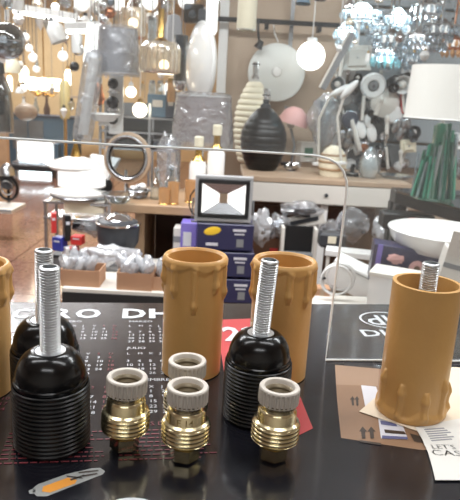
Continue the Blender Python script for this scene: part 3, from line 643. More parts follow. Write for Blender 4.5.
for i, (py, h, l_) in enumerate(((250.5, 27, 'topmost navy carton, under the flood light'), (277, 25.5, 'second navy carton of the stack below the flood light'), (303, 25, 'lowest visible navy carton, just above the counter edge'))):
    q = at(224.5+i*.5, py, 1.62)[0]
    t = T('navy_carton', l_, 'box', 224.5+i*.6, py, 1.62, [('carton', ('B', (0, 22, h/2), (56, 44, h-.3), .03), 'navy'), ('yellow_oval', ('T', ('S', (0, 0, 0), 8.5, (1, .04, .48)), (-13, -.1, h-7.5), (0, -12, 0)), 'yellow'), ('small_print', ('B', (-13, -.1, 6), (12, .3, 3)), 'mat_label'), ('brand_lines', ('J', [('B', (14, -.1, h-6), (13, .3, 2.4)), ('B', (14, -.1, h-10), (10, .3, 1.4))]), 'mat_label'), ('shield_mark', ('B', (15, -.1, 8), (7, .3, 8)), 'grey')], group='navy flood light cartons', rot=(0, 0, 3))
p, k = at(226, 303.5, 1.62); hp = p.z/k
T('display_pedestal', 'plain wooden pedestal carrying the navy carton stack', 'pedestal', 226, 303.5, 1.62, [('post', ('B', (0, 22, -hp/2), (56, 42, hp), .01), 'wood_dark'), ('top_board', ('B', (0, 22, -2), (62, 48, 3.8), .03), 'wood')], rot=(0, 0, 3))
T('violet_carton', 'slim violet carton standing under the display table', 'box', 188, 262, 1.78, [('carton', ('B', (0, 0, 20), (15, 20, 44), .04), 'violet'), ('white_label', ('B', (-1, -10.2, 26), (8, .4, 14)), 'mat_label')])
T('white_carton', 'slim white carton beside the violet one', 'box', 177, 266, 1.8, [('carton', ('B', (0, 0, 20), (7, 20, 42), .04), 'offwhite'), ('grey_band', ('B', (0, -10.2, 30), (7.2, .4, 6)), 'grey')])
# ------------------------------------------------------------------ cartons of bulbs and the left pile on the plinth
def bulbbox(label, px, py, w_, d_, h, seed, nb, lab2):
    q, k = onz(px, py, .62)
    t = T('bulb_carton', label, 'box', px, py, None, [('front_wall', ('B', (0, 0, h/2), (w_, 1, h)), 'cardboard'), ('back_wall', ('B', (0, d_, h/2), (w_, 1, h)), 'cardboard'), ('side_wall', ('B', (-w_/2, d_/2, h/2), (1, d_, h)), 'cardboard'), ('side_wall', ('B', (w_/2, d_/2, h/2), (1, d_, h)), 'cardboard'), ('bottom', ('B', (0, d_/2, .6), (w_, d_, 1)), 'cardboard')], z=.62, group='open cartons of wrapped bulbs')
    rd = random.Random(seed)
    for i in range(nb):
        o = T('wrapped_bulb', lab2, 'bulb', 0, 0, 1.5, [('bulb', ('L', [(.1, 0), (1.8, .5), (2.2, 6), (4.4, 12), (4.6, 16), (3, 20), (.1, 21)], 16), 'white'), ('film_sleeve', ('N', (0, 0, 12), (6.5, 6, 13), seed+i, .35, 14, 10), 'milk_film')], group='bulbs of carton '+str(seed))
        o.location = (q.x+(rd.uniform(-.42, .42)*w_)*k, q.y+(d_*rd.uniform(.2, .8))*k, .62+h*.55*k+rd.uniform(0, 3)*k); o.rotation_euler = (rd.uniform(-.5, .5), rd.uniform(-.9, .9), 0)
bulbbox('low open carton full of white wrapped bulbs behind the left rods', 80, 286.5, 38, 30, 17, 11, 11, 'white bulb in clear wrap, in the left carton')
bulbbox('third open carton of bulbs half hidden by the first candle sleeve', 164, 291, 24, 30, 14, 41, 5, 'white bulb in clear wrap, in the carton beside the candle sleeve')
bulbbox('low open carton full of wrapped bulbs left of the first candle sleeve', 134, 290.5, 34, 30, 18, 21, 9, 'white bulb in clear wrap, in the wide middle carton')
T('steel_pot', 'black pot lamp with chrome bands on the left pile', 'lamp', 118, 262, 1.73, [('pot', ('L', [(.1, 16), (17, 16), (20, 22), (21, 36), (19, 42), (15, 44), (.1, 45)], 36), 'darkgrey'), ('chrome_band', ('R', 20.8, 1.5, 36, 'z', (0, 0, 40)), 'chrome'), ('lid_dome', ('L', [(14, 44), (10, 48), (.1, 50)], 30), 'chrome'), ('foot', ('L', [(.1, 0), (14, 0), (12, 6), (6, 16), (.1, 17)]), 'steel')])
T('film_heap', 'grey heap of crumpled clear wrapping under the chrome pot', 'wrapping', 110, 262, 1.64, [('film', ('N', (0, 0, 6), (27, 13, 12), 9, .4), 'milk_film'), ('inner_tray', ('B', (0, 0, -4), (36, 18, 5)), 'grey')])
for i, (x, y, w_, h, mt, l_) in enumerate(((60, 250, 11, 14, 'blue', 'small blue carton on the left pile'), (78, 244, 11, 9, 'red', 'upper small red carton on the left pile'), (74, 256, 9, 10, 'red', 'lower small red carton on the left pile'), (54, 232, 5, 20, 'red', 'thin red carton at the left end of the pile'), (67, 240, 6, 26, 'black', 'black tool handle standing in the left pile'), (70, 258, 12, 12, 'white', 'small white carton between the blue and red ones'))):
    T('small_carton', l_, 'box' if mt != 'black' else 'tool', x, y, 1.74, [('carton', ('B', (0, 0, h/2), (w_, 10, h), .06), mt), ('flap_line', ('B', (0, -5.1, h*.7), (w_*.6, .4, h*.12)), 'mat_label' if mt != 'white' else 'grey')], rot=(0, 0, 12*i-20))
T('pile_crate', 'grey crate under the small red and blue cartons', 'crate', 84, 280.5, 1.76, [('crate', ('B', (0, 12, 12), (62, 26, 24), .05), 'grey'), ('crate_rim', ('B', (0, 12, 24), (65, 29, 3)), 'darkgrey'), ('handle_slot', ('B', (0, -1.5, 17), (16, 1, 4)), 'black')])
T('flat_carton', 'flat cream carton lying on the lower rack shelf', 'box', 84, 213.6, 2.42, [('carton', ('T', ('B', (0, 10, 6), (38, 24, 11), .05), (0, 0, 0), (0, 0, 8)), 'cream'), ('grey_lid', ('T', ('B', (0, 10, 12), (40, 26, 1.6)), (0, 0, 0), (0, 0, 8)), 'offwhite')])
T('black_tray', 'black oblong tray lamp above the chrome pot', 'lamp', 105, 230, 1.86, [('tray', ('B', (0, 0, 4), (62, 14, 9), .2), 'black'), ('glass_lid', ('B', (0, 0, 10), (60, 13, 2)), 'smoke_glass'), ('film', ('N', (-8, 0, 4), (22, 11, 10), 17, .4), 'film')])
# stack of white round ceiling lamps
T('ceiling_lamp', 'white round ceiling lamp lying lowest in the left stack', 'ceiling lamp', 80, 196, 2.5, [('drum', ('L', [(.1, 0), (26, 0), (29, 3), (29, 5), (.1, 9)], 40), 'white_gloss'), ('steel_rim', ('R', 28.5, 1.1, 40, 'z', (0, 0, 1)), 'steel')])
T('ceiling_lamp', 'white drum ceiling lamp between the two round ones', 'ceiling lamp', 82, 186, 2.5, [('drum', ('L', [(.1, 0), (22, 0), (23, 2), (23, 17), (.1, 18)], 40), 'lit_soft'), ('steel_rim', ('R', 22.8, .8, 40, 'z', (0, 0, 1)), 'white')])
T('ceiling_lamp', 'white dome ceiling lamp with a brass cone finial topmost in the left stack', 'ceiling lamp', 76, 169, 2.5, [('dome', ('L', [(.1, 0), (24, 0), (27, 3), (22, 8), (10, 12), (.1, 13)], 40), 'white_gloss'), ('brass_cone', ('L', [(6, 11), (5, 14), (2, 24), (2.6, 28), (.1, 30)], 24), 'gold'), ('knob', ('S', (0, 0, 32), 3), 'darkgrey')])
T('black_bracket', 'black round bracket to the right of the white drum lamps', 'bracket', 104, 186, 2.55, [('plate', ('L', [(.1, 0), (9, 0), (9, 4), (.1, 6)]), 'black'), ('arm', ('U', [(0, 0, 4), (0, 0, -6)], 2.2), 'steel')], rot=(80, 0, 0))
T('lamp_shelf', 'steel shelf rack carrying the stacked white ceiling lamps', 'shelf', 82, 200, 2.5, [('shelf_board', ('B', (0, 0, zz), (66, 40, 2.4)), 'steel') for zz in (-.5, -16)]+[('upright', ('B', (x, y, -100), (3, 3, 200)), 'steel') for x in (-31, 31) for y in (-18, 18)])
# ------------------------------------------------------------------ under the drawer desk
T('white_appliance', 'white slotted panel lamp leaning under the desk', 'lamp', 303, 228, 2.2, [('panel', ('T', ('B', (0, 0, 3), (42, 8, 12), .1), (0, 0, 4), (0, -15, 0)), 'offwhite'), ('slot', ('T', ('B', (0, -4.2, 3), (30, 1, 4)), (0, 0, 5), (0, -15, 0)), 'darkgrey')])
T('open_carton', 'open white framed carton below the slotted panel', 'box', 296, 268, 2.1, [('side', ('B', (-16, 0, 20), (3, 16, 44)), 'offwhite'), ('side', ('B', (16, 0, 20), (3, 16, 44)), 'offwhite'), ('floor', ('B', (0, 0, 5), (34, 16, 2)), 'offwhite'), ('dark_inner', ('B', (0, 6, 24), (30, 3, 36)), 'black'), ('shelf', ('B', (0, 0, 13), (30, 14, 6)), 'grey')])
for i, (x, y, rx_, rz_, mt, l_) in enumerate(((262, 228, 11, 17, 'milk_film', 'pale bag of wrapped parts right of the flood light'), (278, 226, 10, 13, 'film', 'clear bag of wrapped parts under the desk front'), (300, 209, 20, 8, 'film', 'clear wrapped dark lamp on top of the slotted panel'), (329, 232, 10, 11, 'film', 'clear bag under the desk beside the screen edge'), (352, 225, 16, 16, 'film', 'clear bag below the desk drawer keyhole'), (383, 230, 10, 14, 'milk_film', 'pale bag hanging below the dark table'))):
    T('film_bag', l_, 'bag', x, y, 2.15+.02*i, [('film', ('N', (0, 0, 0), (rx_, 9, rz_), 30+i, .35), mt), ('contents', ('N', (0, 0, -2), (rx_*.7, 6, rz_*.6), 50+i, .5), 'darkgrey' if i in (2, 3, 4) else 'steel')])
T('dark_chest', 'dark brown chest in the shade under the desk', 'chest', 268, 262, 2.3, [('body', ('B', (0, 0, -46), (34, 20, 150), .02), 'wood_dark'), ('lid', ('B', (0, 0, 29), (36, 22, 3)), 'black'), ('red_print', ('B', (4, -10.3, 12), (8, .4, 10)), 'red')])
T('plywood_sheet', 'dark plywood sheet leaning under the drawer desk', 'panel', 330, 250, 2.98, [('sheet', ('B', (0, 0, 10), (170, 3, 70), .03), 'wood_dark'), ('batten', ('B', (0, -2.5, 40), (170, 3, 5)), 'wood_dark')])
T('gadget', 'grey boxed gadget with a cream label under the desk', 'gadget', 331, 246, 2.05, [('case', ('B', (0, 0, 7), (26, 16, 15), .15), 'darkgrey'), ('cream_label', ('B', (-1, -8.3, 8), (8, .6, 7)), 'cream')])
# ------------------------------------------------------------------ pile of cartons behind the right of the counter
p, k = at(352, 262, 1.85); hp = p.z/k
T('white_bench', 'long white bench under the desk behind the screen edge', 'bench', 352, 262, 1.85, [('seat', ('B', (0, 0, 9), (54, 20, 6), .1), 'white')]+[('leg', ('B', (x, y, 6-(hp+6)/2), (3, 3, hp+5), .05), 'offwhite') for x in (-24, 24) for y in (-7, 7)], rot=(0, 0, -12))
T('tilted_carton', 'large white tilted carton with a violet sticker behind the screen edge', 'box', 356, 296, 1.55, [('carton', ('T', ('B', (0, 10, 12), (66, 34, 26), .03), (0, 0, 2), (0, 18, -20)), 'white'), ('violet_sticker', ('T', ('B', (28, -7.4, 10), (4, .8, 12)), (0, 0, 2), (0, 18, -20)), 'violet'), ('lid_seam', ('T', ('B', (0, -7.3, 22), (64, .6, 1)), (0, 0, 2), (0, 18, -20)), 'grey')])
T('front_carton', 'square white carton left of the upside-down candle sleeve', 'box', 392, 312, 1.24, [('carton', ('B', (0, 16, 18), (52, 34, 38), .03), 'white'), ('lid', ('B', (0, 16, 36), (54, 36, 4)), 'offwhite')], rot=(0, 0, -24))
T('printed_carton', 'navy printed carton with a pink round picture under the white basin', 'box', 409, 283, 1.36, [('carton', ('B', (0, 8, 17), (80, 26, 38), .03), 'navy'), ('pink_disc', ('T', ('L', [(.1, 0), (8, 0), (8, .5), (.1, .5)], 28), (4, -5, 17), (90, 0, 0)), 'pink', [('dark_centre', ('T', ('L', [(.1, 0), (3, 0), (3, .9), (.1, .9)], 20), (4, -5, 17), (90, 0, 0)), 'wood_dark')]), ('print_flower', ('N', (-18, -5, 24), (8, 1, 5), 3, .5), 'pink'), ('side_strip', ('B', (-34, -5.1, 18), (5, .6, 36)), 'violet')], rot=(0, 3, -9))
T('white_basin', 'large white oval basin lamp resting on the printed carton', 'basin', 441, 251, 1.42, [('bowl', ('L', [(.1, 0), (36, 0), (44, 3), (51, 13), (54, 21), (52.6, 21), (49, 13), (42, 5), (.1, 4)], 48), 'white_gloss'), ('rim', ('R', 53.4, 1.1, 48, 'z', (0, 0, 21)), 'white_gloss')])
T('grey_carton', 'pale grey open carton with a raised flap behind the upside-down sleeve', 'box', 466, 312, 1.1, [('carton', ('B', (0, 20, 28), (70, 30, 56), .02), 'offwhite'), ('flap', ('T', ('B', (0, 0, 15), (72, 1.5, 30), .02), (0, 2, 54), (24, -6, 0)), 'offwhite'), ('edge_tape', ('B', (0, 4.6, 40), (70, .6, 5)), 'grey')], rot=(0, 10, -12))
T('cable_coil', 'white coiled cable lying behind the screen edge', 'cable', 336, 298, 1.45, [('coil', ('J', [('R', 16, 1, 32, 'x', (0, 0, 20)), ('R', 14, 1, 32, 'x', (3, 2, 22)), ('R', 15, 1, 32, 'x', (-2, -2, 19))]), 'white'), ('tie', ('R', 2.4, .8, 12, 'z', (-15, 0, 20)), 'black')])
T('brown_block', 'small brown carton beside the second candle sleeve', 'box', 320, 303, 1.5, [('carton', ('B', (0, 0, 8), (16, 14, 19), .05), 'cardboard'), ('tape', ('B', (0, -7.2, 8), (4, .4, 18)), 'wood_pale')])
T('flat_white_board', 'flat white board under the white cartons', 'board', 350, 312, 1.42, [('board', ('B', (0, 10, 4), (80, 40, 6)), 'offwhite'), ('edge_band', ('B', (0, -10.2, 4), (80, .6, 6)), 'grey')])
T('side_table', 'low side table under the white cartons behind the counter', 'table', 410, 330, 1.3, [('table_top', ('B', (0, 14, 4), (190, 60, 5)), 'wood_dark')]+[('leg', ('B', (x, y, -110), (5, 5, 226)), 'wood_dark') for x in (-88, 88) for y in (-10, 40)])
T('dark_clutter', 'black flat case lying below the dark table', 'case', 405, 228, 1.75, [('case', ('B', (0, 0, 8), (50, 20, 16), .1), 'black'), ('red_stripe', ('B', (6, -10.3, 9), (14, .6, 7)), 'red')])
# ------------------------------------------------------------------ green glass lamp
random.seed(12)
M('green_solid', (72, 140, 116), .15, coat=.5); M('green_dark', (34, 84, 70), .12, coat=.5)
rods = []
gp = T('glass_lamp', 'table lamp with a white drum shade on a green glass bundle body', 'lamp', 432, 199, None, [('shade', ('L', [(37, 78), (35, 127), (34.4, 127), (36.4, 78)], 48), 'fabric_white', [('shade_trim', ('R', 37, .6, 48, 'z', (0, 0, 78.4)), 'white')]), ('stem', ('L', [(.1, 2), (2, 2), (2, 100), (.1, 100)]), 'chrome'), ('base', ('L', [(.1, 0), (19, 0), (19, 2.5), (.1, 3)]), 'green_glass'), ('glass_body', ('L', [(.1, 2), (9, 2), (9, 30), (7, 60), (5, 74), (.1, 75)], 14), 'green_glass')], z=.8605)
k = onz(432, 199, .8605)[1]
for i in range(64):
    a = i*2.39996; r0 = 10+11*random.random(); r1 = r0*random.uniform(.55, 1.0); h = random.uniform(40, 77) if math.cos(a) > -.3 else random.uniform(34, 55)
    a2 = a+random.uniform(-.35, .35)
    mesh('glass_rod', tube([(r0*k*math.cos(a), r0*k*math.sin(a), 2*k), (r1*k*math.cos(a2), r1*k*math.sin(a2), h*k)], random.uniform(1, 1.9)*k, 5), ('green_glass', 'green_solid', 'crystal', 'green_dark')[i % 4], gp)
T('glass_sphere', 'frosted pale glass bud lamp on the right of the desk', 'lamp', 368, 178, None, [('bud', ('L', [(.1, 0), (7, 0), (11, 8), (10.5, 18), (7, 25), (3, 30), (.1, 31)], 24), 'crystal'), ('inner', ('L', [(.1, 1), (6, 1), (9, 9), (6, 22), (.1, 27)], 20), 'offwhite'), ('foot', ('R', 7, 1, 24, 'z', (0, 0, 1)), 'steel')], z=.80)
T('glass_plate', 'clear glass plate leaning by the frosted bud lamp', 'plate', 396, 178, None, [('plate', ('L', [(.1, 0), (14, 0), (18, 3), (.1, 1)], 28), 'crystal'), ('chrome_stand', ('R', 12, 1, 28, 'z', (0, 0, -.2)), 'chrome')], z=.80)
T('small_black_foot', 'small black lamp foot beside the beehive pot', 'lamp foot', 352, 176, None, [('foot', ('L', [(.1, 0), (7, 0), (6, 3), (2, 5), (2, 12), (.1, 12)]), 'black'), ('ring', ('R', 6, .8, 24, 'z', (0, 0, 3)), 'steel')], z=.80)
# ------------------------------------------------------------------ lamps on the display board
def wall_lamp(label, px, py, kind, s=1.0, mat='white', Y=3.06, tilt=0):
    P = {'ring': [('ring', ('L', [(5*s, 0), (12.5*s, 0), (13*s, 2), (11*s, 4), (6*s, 3), (5*s, 0)], 32), mat), ('hub', ('L', [(.1, 4), (3.5*s, 4), (5.5*s, 1), (5.5*s, 0)], 20), 'grey'), ('bolt', ('S', (0, 0, 4), 1.4*s), 'darkgrey')],
         'square': [('plate', ('B', (0, 0, 0), (26*s, 22*s, 3), .2), mat), ('raised_face', ('B', (0, 0, 2.4), (17*s, 15*s, 3), .3), mat), ('screw', ('S', (0, 0, 4), 1), 'steel')],
         'cup': [('cup', ('L', [(.1, 0), (6*s, 0), (9*s, 10*s), (8.4*s, 10*s), (5*s, 1), (.1, 1)], 24), mat), ('bulb', ('S', (0, 0, 6*s), 4*s), 'offwhite'), ('arm', ('U', [(0, 0, 0), (0, 6*s, -3*s), (0, 9*s, -8*s)], 1.1*s), 'chrome')],
         'disc': [('disc', ('L', [(.1, 3), (8*s, 2.5), (10*s, 0), (9*s, -2), (.1, -2)], 28), mat), ('rim', ('R', 9.8*s, .7, 28), 'steel'), ('back_plate', ('L', [(.1, -2), (5*s, -2), (5*s, -6), (.1, -6)], 18), 'grey')],
         'spot': [('barrel', ('T', ('L', [(.1, -8*s), (3.6*s, -8*s), (4.6*s, 4*s), (4.8*s, 8*s), (4*s, 8*s), (.1, 3*s)], 20), (0, 0, 4), (25, 0, 0)), mat), ('joint', ('S', (0, 0, -2), 2.4*s), 'steel'), ('back_plate', ('L', [(.1, -4), (5*s, -4), (5*s, -7), (.1, -7)], 18), mat)],
         'bar': [('bar', ('B', (0, 0, 2), (5*s, 34*s, 5), .2), mat), ('diffuser', ('B', (0, 0, 5), (3.4*s, 30*s, 2), .2), 'offwhite'), ('clip', ('B', (0, 0, -3), (7*s, 6*s, 5)), 'steel')],
         'candle': [('back_plate', ('L', [(.1, 0), (5*s, 0), (4*s, 3), (.1, 3.5)], 20), mat), ('arm', ('U', [(0, 0, 2), (0, -5*s, 8*s), (0, 2*s, 11*s)], 1*s), mat), ('candle_tube', ('U', [(0, 2*s, 11*s), (0, 12*s, 11*s)], 1.8*s), 'offwhite'), ('flame_bulb', ('S', (0, 15*s, 11*s), 2.4*s, (1, 1.6, 1)), 'offwhite')],
         'leaf': [('petal', ('S', (-4*s, 3*s, 2), 7*s, (.6, 1.1, .25)), mat), ('petal', ('S', (4*s, -2*s, 2), 7*s, (.6, 1.1, .25)), mat), ('petal', ('S', (3*s, 8*s, 3), 6*s, (.6, 1, .25)), mat), ('stalk', ('U', [(0, -9*s, 1), (0, 6*s, 1)], .8*s), 'steel')]}[kind]
    return T('wall_lamp', label, 'wall lamp', px, py, Y, P, rot=(90+tilt*.3, tilt, 0))
for a in [('white ring wall lamp with a dark hub below the square lamp', 373, 86, 'ring', 1.0, 'white'), ('large beige square wall lamp left of the ring lamp', 357, 58, 'square', 1.1, 'offwhite'),
          ('white oval disc wall lamp right of the ring lamp', 393, 114, 'disc', 1.0, 'white'), ('wide shallow white dish wall lamp between the ring and the oval disc', 385, 103, 'disc', 1.5, 'offwhite'),
          ('red arm lamp above the oval disc', 402, 103, 'bar', .6, 'red'), ('white scrolled wall lamp below the ring lamp', 366, 132, 'leaf', 1.2, 'white'),
          ('grey bar wall lamp at the left end of the board', 341, 64, 'bar', .8, 'steel'), ('black spot lamp left of the ring lamp', 353, 86, 'spot', 1.0, 'black'),
          ('white cup wall lamp right of the ring lamp', 401, 84, 'cup', 1.0, 'white'), ('black spot lamp right of the ring lamp', 392, 84, 'spot', 1.1, 'black'),
          ('grey oval reading wall lamp above the beehive pot', 345, 98, 'disc', .8, 'grey'), ('small chrome candle wall lamp low in the middle of the board', 384, 136, 'candle', 1.1, 'chrome'),
          ('cream label-shaped wall lamp beside the green glass lamp', 408, 146, 'square', .6, 'cream'), ('steel leaf wall lamp above the cream label lamp', 398, 130, 'leaf', 1.0, 'steel'),
          ('chrome spot lamp under the white oval disc', 378, 150, 'spot', .9, 'chrome'), ('dark round wall lamp left of the scrolled lamp', 350, 120, 'disc', .9, 'slate'),
          ('tall white bar wall lamp above the frosted bud', 355, 135, 'bar', 1.0, 'white'), ('chrome bar wall lamp above the glass plate', 386, 158, 'bar', .7, 'chrome'),
          ('grey cup wall lamp at the board top beside the square lamp', 385, 64, 'cup', .9, 'grey'), ('silver leaf wall lamp left of the frosted bud', 344, 140, 'leaf', .9, 'steel'),
          ('black candle wall lamp under the dish lamp', 372, 116, 'candle', 1.2, 'black'), ('steel disc wall lamp touching the green lamp shade', 404, 124, 'disc', .7, 'steel'),
          ('white candle wall lamp between the two bar lamps', 398, 166, 'candle', .9, 'white'), ('dark spot lamp above the green glass rods', 411, 135, 'spot', .9, 'darkgrey'),
          ('small white square wall lamp over the beehive pot', 331, 120, 'square', .5, 'white'), ('chrome cup wall lamp beside the white post', 337, 84, 'cup', .8, 'chrome'),
          ('steel bar wall lamp right of the tall white one', 362, 108, 'bar', .8, 'steel'), ('small copper disc wall lamp near the chrome spot lamp', 364, 148, 'disc', .5, 'copper'), ('white spot lamp right of the green lamp body', 457, 140, 'spot', 1.1, 'white'), ('steel leaf wall lamp right of the green lamp body', 456, 170, 'leaf', 1.0, 'steel')]:
    wall_lamp(*a, tilt=random.uniform(-20, 20))
clear('aqua', (186, 224, 228), .3, .05, veil=.25)
# ------------------------------------------------------------------ crystal chandeliers hung at the upper right
drop_me = {}
def chandelier(label, px, py, Y, r, tiers, mat='crystal', lit=None, frame='chrome', n0=12, dl=9):
    p, k = at(px, py, Y); t = empty('chandelier', p); tag(t, label, 'chandelier', 'chandeliers at the upper right')
    zup = CEIL-p.z
    mesh('stem', tube([(0, 0, -2*k), (0, 0, zup)], .8*k, 6), frame, t)
    key = (mat, round(k, 5), dl)
    for q in range(tiers):
        rr = r*(1-.28*q)*k; zz = -q*dl*.9*k
        mesh('ring', ring(rr, .9*k, 28, 'z', (0, 0, zz)), frame, t)
        nn = max(6, n0-3*q)
        for i in range(nn):
            a = 2*PI*i/nn+q*.3
            if key not in drop_me:
                o = mesh('crystal_drop', lathe([(.1*k, 0), (1.7*k, -dl*.3*k), (2.1*k, -dl*.6*k), (.1*k, -dl*k)], 6), mat, t, False); drop_me[key] = o.data
            else:
                o = bpy.data.objects.new('crystal_drop', drop_me[key]); COL.objects.link(o); o.parent = t
            o.location = (rr*math.cos(a), rr*math.sin(a), zz)
    mesh('canopy', lathe([(.1*k, 8*k), (r*.25*k, 7*k), (r*.5*k, 3*k), (r*k, 0), (r*.9*k, -.5*k), (.1*k, 1*k)], 28), lit or frame, t)
    for i in range(3):
        a = i*2.1+.4; bu = mesh('bulb', sphere((r*.45*k*math.cos(a), r*.45*k*math.sin(a), -3*k), 2.6*k, (1, 1, 1.4), 10, 8), 'lit_cool' if lit else 'lit_soft', t)
    return t
chandelier('wide crystal chandelier with a brightly lit canopy next to the beige wall', 362, 11, 2.6, 20, 2, lit='lit_cool', n0=16)
chandelier('frosted glass drop chandelier above the square wall lamp', 391, 36, 2.5, 17, 2, 'crystal', None, n0=16, dl=13)
chandelier('turquoise tinted drop chandelier just above the ring wall lamp', 386, 56, 2.7, 14, 1, 'aqua', 'lit_cool', n0=14, dl=12)
chandelier('small lit crystal chandelier over the frosted one', 398, 16, 2.8, 13, 2, 'crystal', 'lit_cool')
chandelier('pale blue glass chandelier left of the drum shade', 419, 34, 2.4, 11, 2, 'crystal', None, n0=12, dl=12)
chandelier('large smoky crystal chandelier above the drum shade', 441, 26, 2.2, 17, 3, 'crystal', None, 'steel', n0=18)
chandelier('amber and copper drop chandelier at the right photo edge', 453, 40, 2.35, 12, 2, 'amberglass', None, 'copper')
chandelier('crystal chandelier at the very top right', 428, 6, 2.6, 15, 2, 'crystal', None)
chandelier('small chrome chandelier between the turquoise one and the drum shade', 413, 54, 2.55, 9, 2, 'crystal', None)
chandelier('crystal chandelier under the lit canopy, beside the white post', 346, 30, 2.9, 11, 2, 'crystal', 'lit_cool')
chandelier('crystal chandelier in the middle of the upper right group', 376, 24, 2.95, 10, 2, 'crystal', None)
T('grey_panel_lamp', 'long grey panel lamp hung aslant beside the white post', 'panel lamp', 336, 76, 2.5, [('panel', ('T', ('B', (0, 0, 0), (6, 5, 60), .1), (0, 0, 14), (0, 24, 0)), 'grey'), ('edge', ('T', ('B', (-3.6, -1, 0), (1.5, 6, 60), .1), (0, 0, 14), (0, 24, 0)), 'offwhite'), ('cord', ('C', 40), 'white')])
T('ceiling_spot', 'dark ceiling spotlight at the top above the white globe', 'spotlight', 303, 4, 2.7, [('head', ('L', [(.1, 10), (5, 9), (7, 2), (7, 0), (6, 0), (.1, 4)]), 'bluegrey'), ('bezel', ('R', 7, .8, 24), 'black'), ('stem', ('C', 9), 'black')])
T('ceiling_spot', 'small brown ceiling spotlight right of the blue-grey one', 'spotlight', 320, 0, 2.75, [('head', ('L', [(.1, 8), (4, 7), (5.5, 1), (5.5, 0), (4.6, 0), (.1, 3)]), 'wood_dark'), ('bezel', ('R', 5.5, .7, 24), 'black'), ('stem', ('C', 8), 'black')])
# ------------------------------------------------------------------ hanging lamps, upper middle
def pend(name, label, px, py, Y, prof, mat, extra=(), top=None, cat='pendant lamp', group=None, seg=32):
    top = prof[-1][1] if top is None else top
    return T(name, label, cat, px, py, Y, [('shade', ('L', prof, seg), mat), ('cord', ('C', top), 'darkgrey')]+list(extra), group=group)
def jar(r, h): return [(r*.72, 0), (r*.95, h*.06), (r, h*.2), (r, h*.8), (r*.9, h*.93), (r*.35, h), (.1, h)]
pend('jar_pendant', 'ribbed clear jar pendant with a tall brass stem', 160, 73, 2.5, [(17, 0), (19, 1), (19.5, 14), (19, 24), (16, 29), (5, 31), (.1, 31)], 'ribbed_glass', [('brass_stem', ('L', [(.1, 30), (9, 30), (4, 33), (3.4, 34), (3.4, 60), (.1, 60)]), 'gold'), ('warm_ring', ('R', 16, 1.8, 36, 'z', (0, 0, 2)), 'copper'), ('bulb', ('S', (4, 0, 8), 5), 'lit_warm')]+[('glass_rib', ('U', [(19.4*math.cos(i*PI/10), 19.4*math.sin(i*PI/10), 1), (19.6*math.cos(i*PI/10), 19.6*math.sin(i*PI/10), 24), (15*math.cos(i*PI/10), 15*math.sin(i*PI/10), 29)], .9, 5), 'ribbed_glass') for i in range(20)], top=60)
pend('amber_pendant', 'ribbed amber glass pendant at the top left of the jar pendant', 133, 38, 2.98, jar(13, 30), 'ribbed_glass', [('brass_cap', ('L', [(.1, 30), (5, 30), (3, 34), (.1, 40)]), 'wood_dark'), ('bulb', ('S', (0, 0, 14), 5), 'lit_warm'), ('copper_ring', ('R', 9.6, 1.4, 30, 'z', (0, 0, .6)), 'copper')], top=38)
T('tube_pendant', 'pale blue glass tube pendant beside the brass stem', 'pendant lamp', 152, 41, 2.75, [('tube', ('L', [(.1, 0), (4.4, 0), (4.4, 21), (.1, 22)]), 'crystal'), ('cap', ('L', [(4.6, 20), (4.6, 23), (.1, 24)]), 'chrome'), ('cord', ('C', 23), 'grey')])
T('cone_pendant', 'grey cone pendant right of the brass stem', 'pendant lamp', 173, 52, 3.15, [('cone', ('L', [(13, 0), (6, 34), (.1, 36), (.1, 34), (5, 33), (12.4, 0)], 28), 'fabric_grey'), ('rim', ('R', 13, .7, 28), 'white'), ('cord', ('C', 35), 'grey')])
T('edge_disc_lamp', 'big white round ceiling lamp seen nearly edge-on', 'ceiling lamp', 199, 65, 2.55, [('diffuser', ('L', [(.1, 8), (20, 7), (34, 4), (40, 0), (.1, 0)], 48), 'white_gloss'), ('rim', ('R', 40, 2, 48, 'z', (0, 0, -1)), 'white'), ('back_pan', ('L', [(38, -1), (36, -6), (.1, -7)], 40), 'offwhite')], rot=(90, 0, -68))
T('block_pendant', 'smoked glass block pendant above the edge-on white lamp', 'pendant lamp', 194, 24, 2.6, [('glass_block', ('B', (0, 0, 9), (20, 14, 18), .1), 'smoke_glass'), ('inner_bulb', ('S', (-2, 0, 9), 4), 'offwhite'), ('black_cap', ('B', (8, 0, 8), (7, 14.5, 12), .1), 'darkgrey'), ('cord', ('C', 18), 'black')])
T('long_bulb', 'long white glowing bulb pendant next to the white post', 'pendant lamp', 211, 36, 2.7, [('bulb', ('L', [(.1, 0), (4, 1), (6, 5), (6, 34), (3, 40), (.1, 41)]), 'lit_soft'), ('cap', ('L', [(4, 38), (3.4, 44), (.1, 45)]), 'cream'), ('cord', ('C', 44), 'white')])
T('white_globe', 'white globe pendant at the top between the brass stem and the glass block', 'pendant lamp', 186, 1, 3.1, [('globe', ('S', (0, 0, 0), 8), 'lit_soft'), ('cap', ('L', [(4, 7), (3, 10), (.1, 11)]), 'chrome'), ('cord', ('C', 10), 'white')])
T('glass_tube_lamp', 'clear glass cylinder pendant left of the edge-on lamp', 'pendant lamp', 180, 82, 2.8, [('cylinder', ('L', [(7, 0), (7, 44), (.1, 45)], 24), 'smoke_glass'), ('chrome_foot', ('L', [(.1, -8), (5, -8), (7.2, -2), (7.2, 1)]), 'chrome'), ('cord', ('C', 44), 'grey')])
T('drum_lampshade', 'large grey drum lampshade in clear film at upper left', 'lampshade', 118, 73, 2.6, [('shade', ('L', [(20.5, 0), (18, 41), (17.5, 41), (20, 0)], 40), 'fabric_grey'), ('film_wrap', ('L', [(21.5, -3), (22, 0), (19, 43), (14, 45)], 36), 'film'), ('trim', ('R', 20.4, .6, 36), 'white'), ('cord', ('C', 40), 'grey')])
